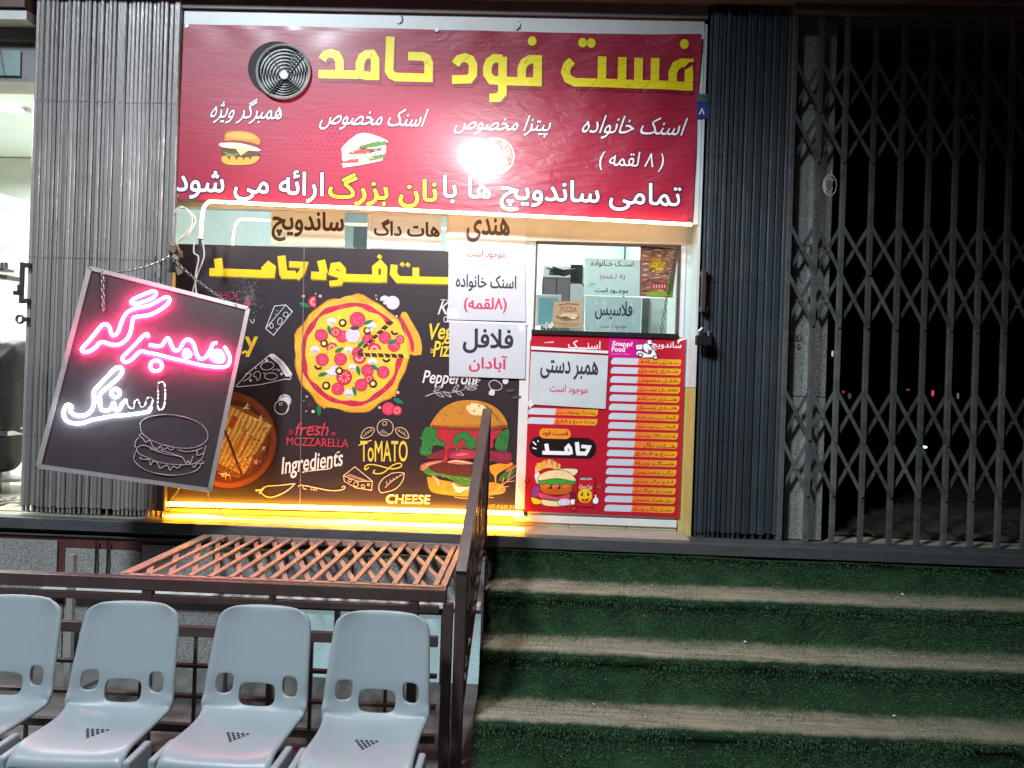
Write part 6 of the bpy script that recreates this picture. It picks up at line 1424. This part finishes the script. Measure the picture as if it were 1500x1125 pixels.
shf = thing('comb_shelf', 'small dark wall shelf holding a row of combs in the neighbouring shop', 'shelf', W(8, 405, 1.8)); m_ = MB(); m_.bar(W(-60, 398, 1.8), W(20, 408, 1.8), .16, .035); m_.bar(W(-60, 392, 1.8), W(13, 396, 1.8), .12, .02); m_.build('shelf_board', m_black, shf)
m_ = MB()
for k in range(10): p = W(-40 + k * 5.5, 390, 1.78); m_.box(p.x - .008, p.x + .008, 1.77, 1.79, p.z - .02, p.z + .03)
m_.build('combs', m_black, shf)
jm = mat('dark_cloth', (.014, .011, .013), .75, noise=.5, nscale=9, bump=.5, bscale=9)
jc = thing('draped_chair', 'black chair draped with a dark coat inside the neighbouring shop', 'chair', W(15, 690, .6))
def cloth(pts, name, thick, seed):
    P_ = [W(u, v, .62) for u, v in pts]; c = sum(P_, Vector()) / len(P_); bm = bmesh.new(); layers = []
    for dy, sc in ((-.16, .55), (-.10, .9), (0, 1), (.12, .98), (.2, .7)): layers.append([bm.verts.new(Vector((c.x + (p.x - c.x) * sc, .62 + dy * thick, c.z + (p.z - c.z) * sc))) for p in P_])
    n_ = len(P_)
    for a, b in zip(layers[:-1], layers[1:]):
        for i in range(n_): bm.faces.new((a[i], a[(i + 1) % n_], b[(i + 1) % n_], b[i]))
    bm.faces.new(layers[0][::-1]); bm.faces.new(layers[-1])
    bmesh.ops.recalc_face_normals(bm, faces=bm.faces); bmesh.ops.triangulate(bm, faces=[f for f in bm.faces if len(f.verts) > 4]); bmesh.ops.subdivide_edges(bm, edges=bm.edges, cuts=2, use_grid_fill=True)
    for v in bm.verts: v.co += Vector((mnoise.noise(v.co * 9) * .02, mnoise.noise(v.co * 11 + Vector((5, 5, 5))) * .03, mnoise.noise(v.co * 7) * .012))
    me = bpy.data.meshes.new(name); bm.to_mesh(me); bm.free(); me.polygons.foreach_set('use_smooth', [True] * len(me.polygons)); me.materials.append(jm)
    o = bpy.data.objects.new(name, me); COL.objects.link(o); put(o, jc); s_ = o.modifiers.new('round', 'SUBSURF'); s_.levels = s_.render_levels = 1
cloth([(-45, 520), (-10, 512), (10, 505), (25, 496), (38, 498), (44, 520), (40, 570), (38, 625), (25, 640), (0, 632), (-40, 630)], 'coat_body', 1.0, 1)
cloth([(2, 560), (24, 545), (28, 600), (24, 680), (10, 690), (-10, 692), (-6, 620)], 'coat_sleeve', .55, 2)
cloth([(-12, 500), (2, 498), (14, 504), (12, 516), (-10, 520)], 'head_rest', .5, 3)
m_ = MB(); m_.bar(W(-60, 629, .66), W(34, 633, .66), .3, .03); m_.bar(W(22, 625, .64), W(36, 626, .64), .08, .02); m_.build('arm_rest', m_steel, jc); 
p = W(12, 690, .66); m_ = MB(); m_.prism([(p.x + .34 * cos(2 * pi * k / 24) - .1, .75 + .28 * sin(2 * pi * k / 24), Z(10, 700, .66) - .01) for k in range(24)], (0, 0, .02)); m_.box(p.x - .13, p.x - .07, .70, .78, LZ, Z(10, 700, .66) + .3); m_.build('foot_plate', m_steel, jc)
m_ = MB(); rr = random.Random(31)
for k in range(60): x = rr.uniform(-3.6, -3.02); m_.bar((x, rr.uniform(.1, .4), LZ + .012 + rr.uniform(0, .02)), (x + rr.uniform(-.05, .05), rr.uniform(.1, .4), LZ + .012 + rr.uniform(0, .02)), .02, .006)
tag(m_.build('debris_pile', mat('grey_debris', (.25, .22, .21), .8, noise=.4, nscale=20)), 'heap of grey debris on the sill at the foot of the left gate', 'debris')
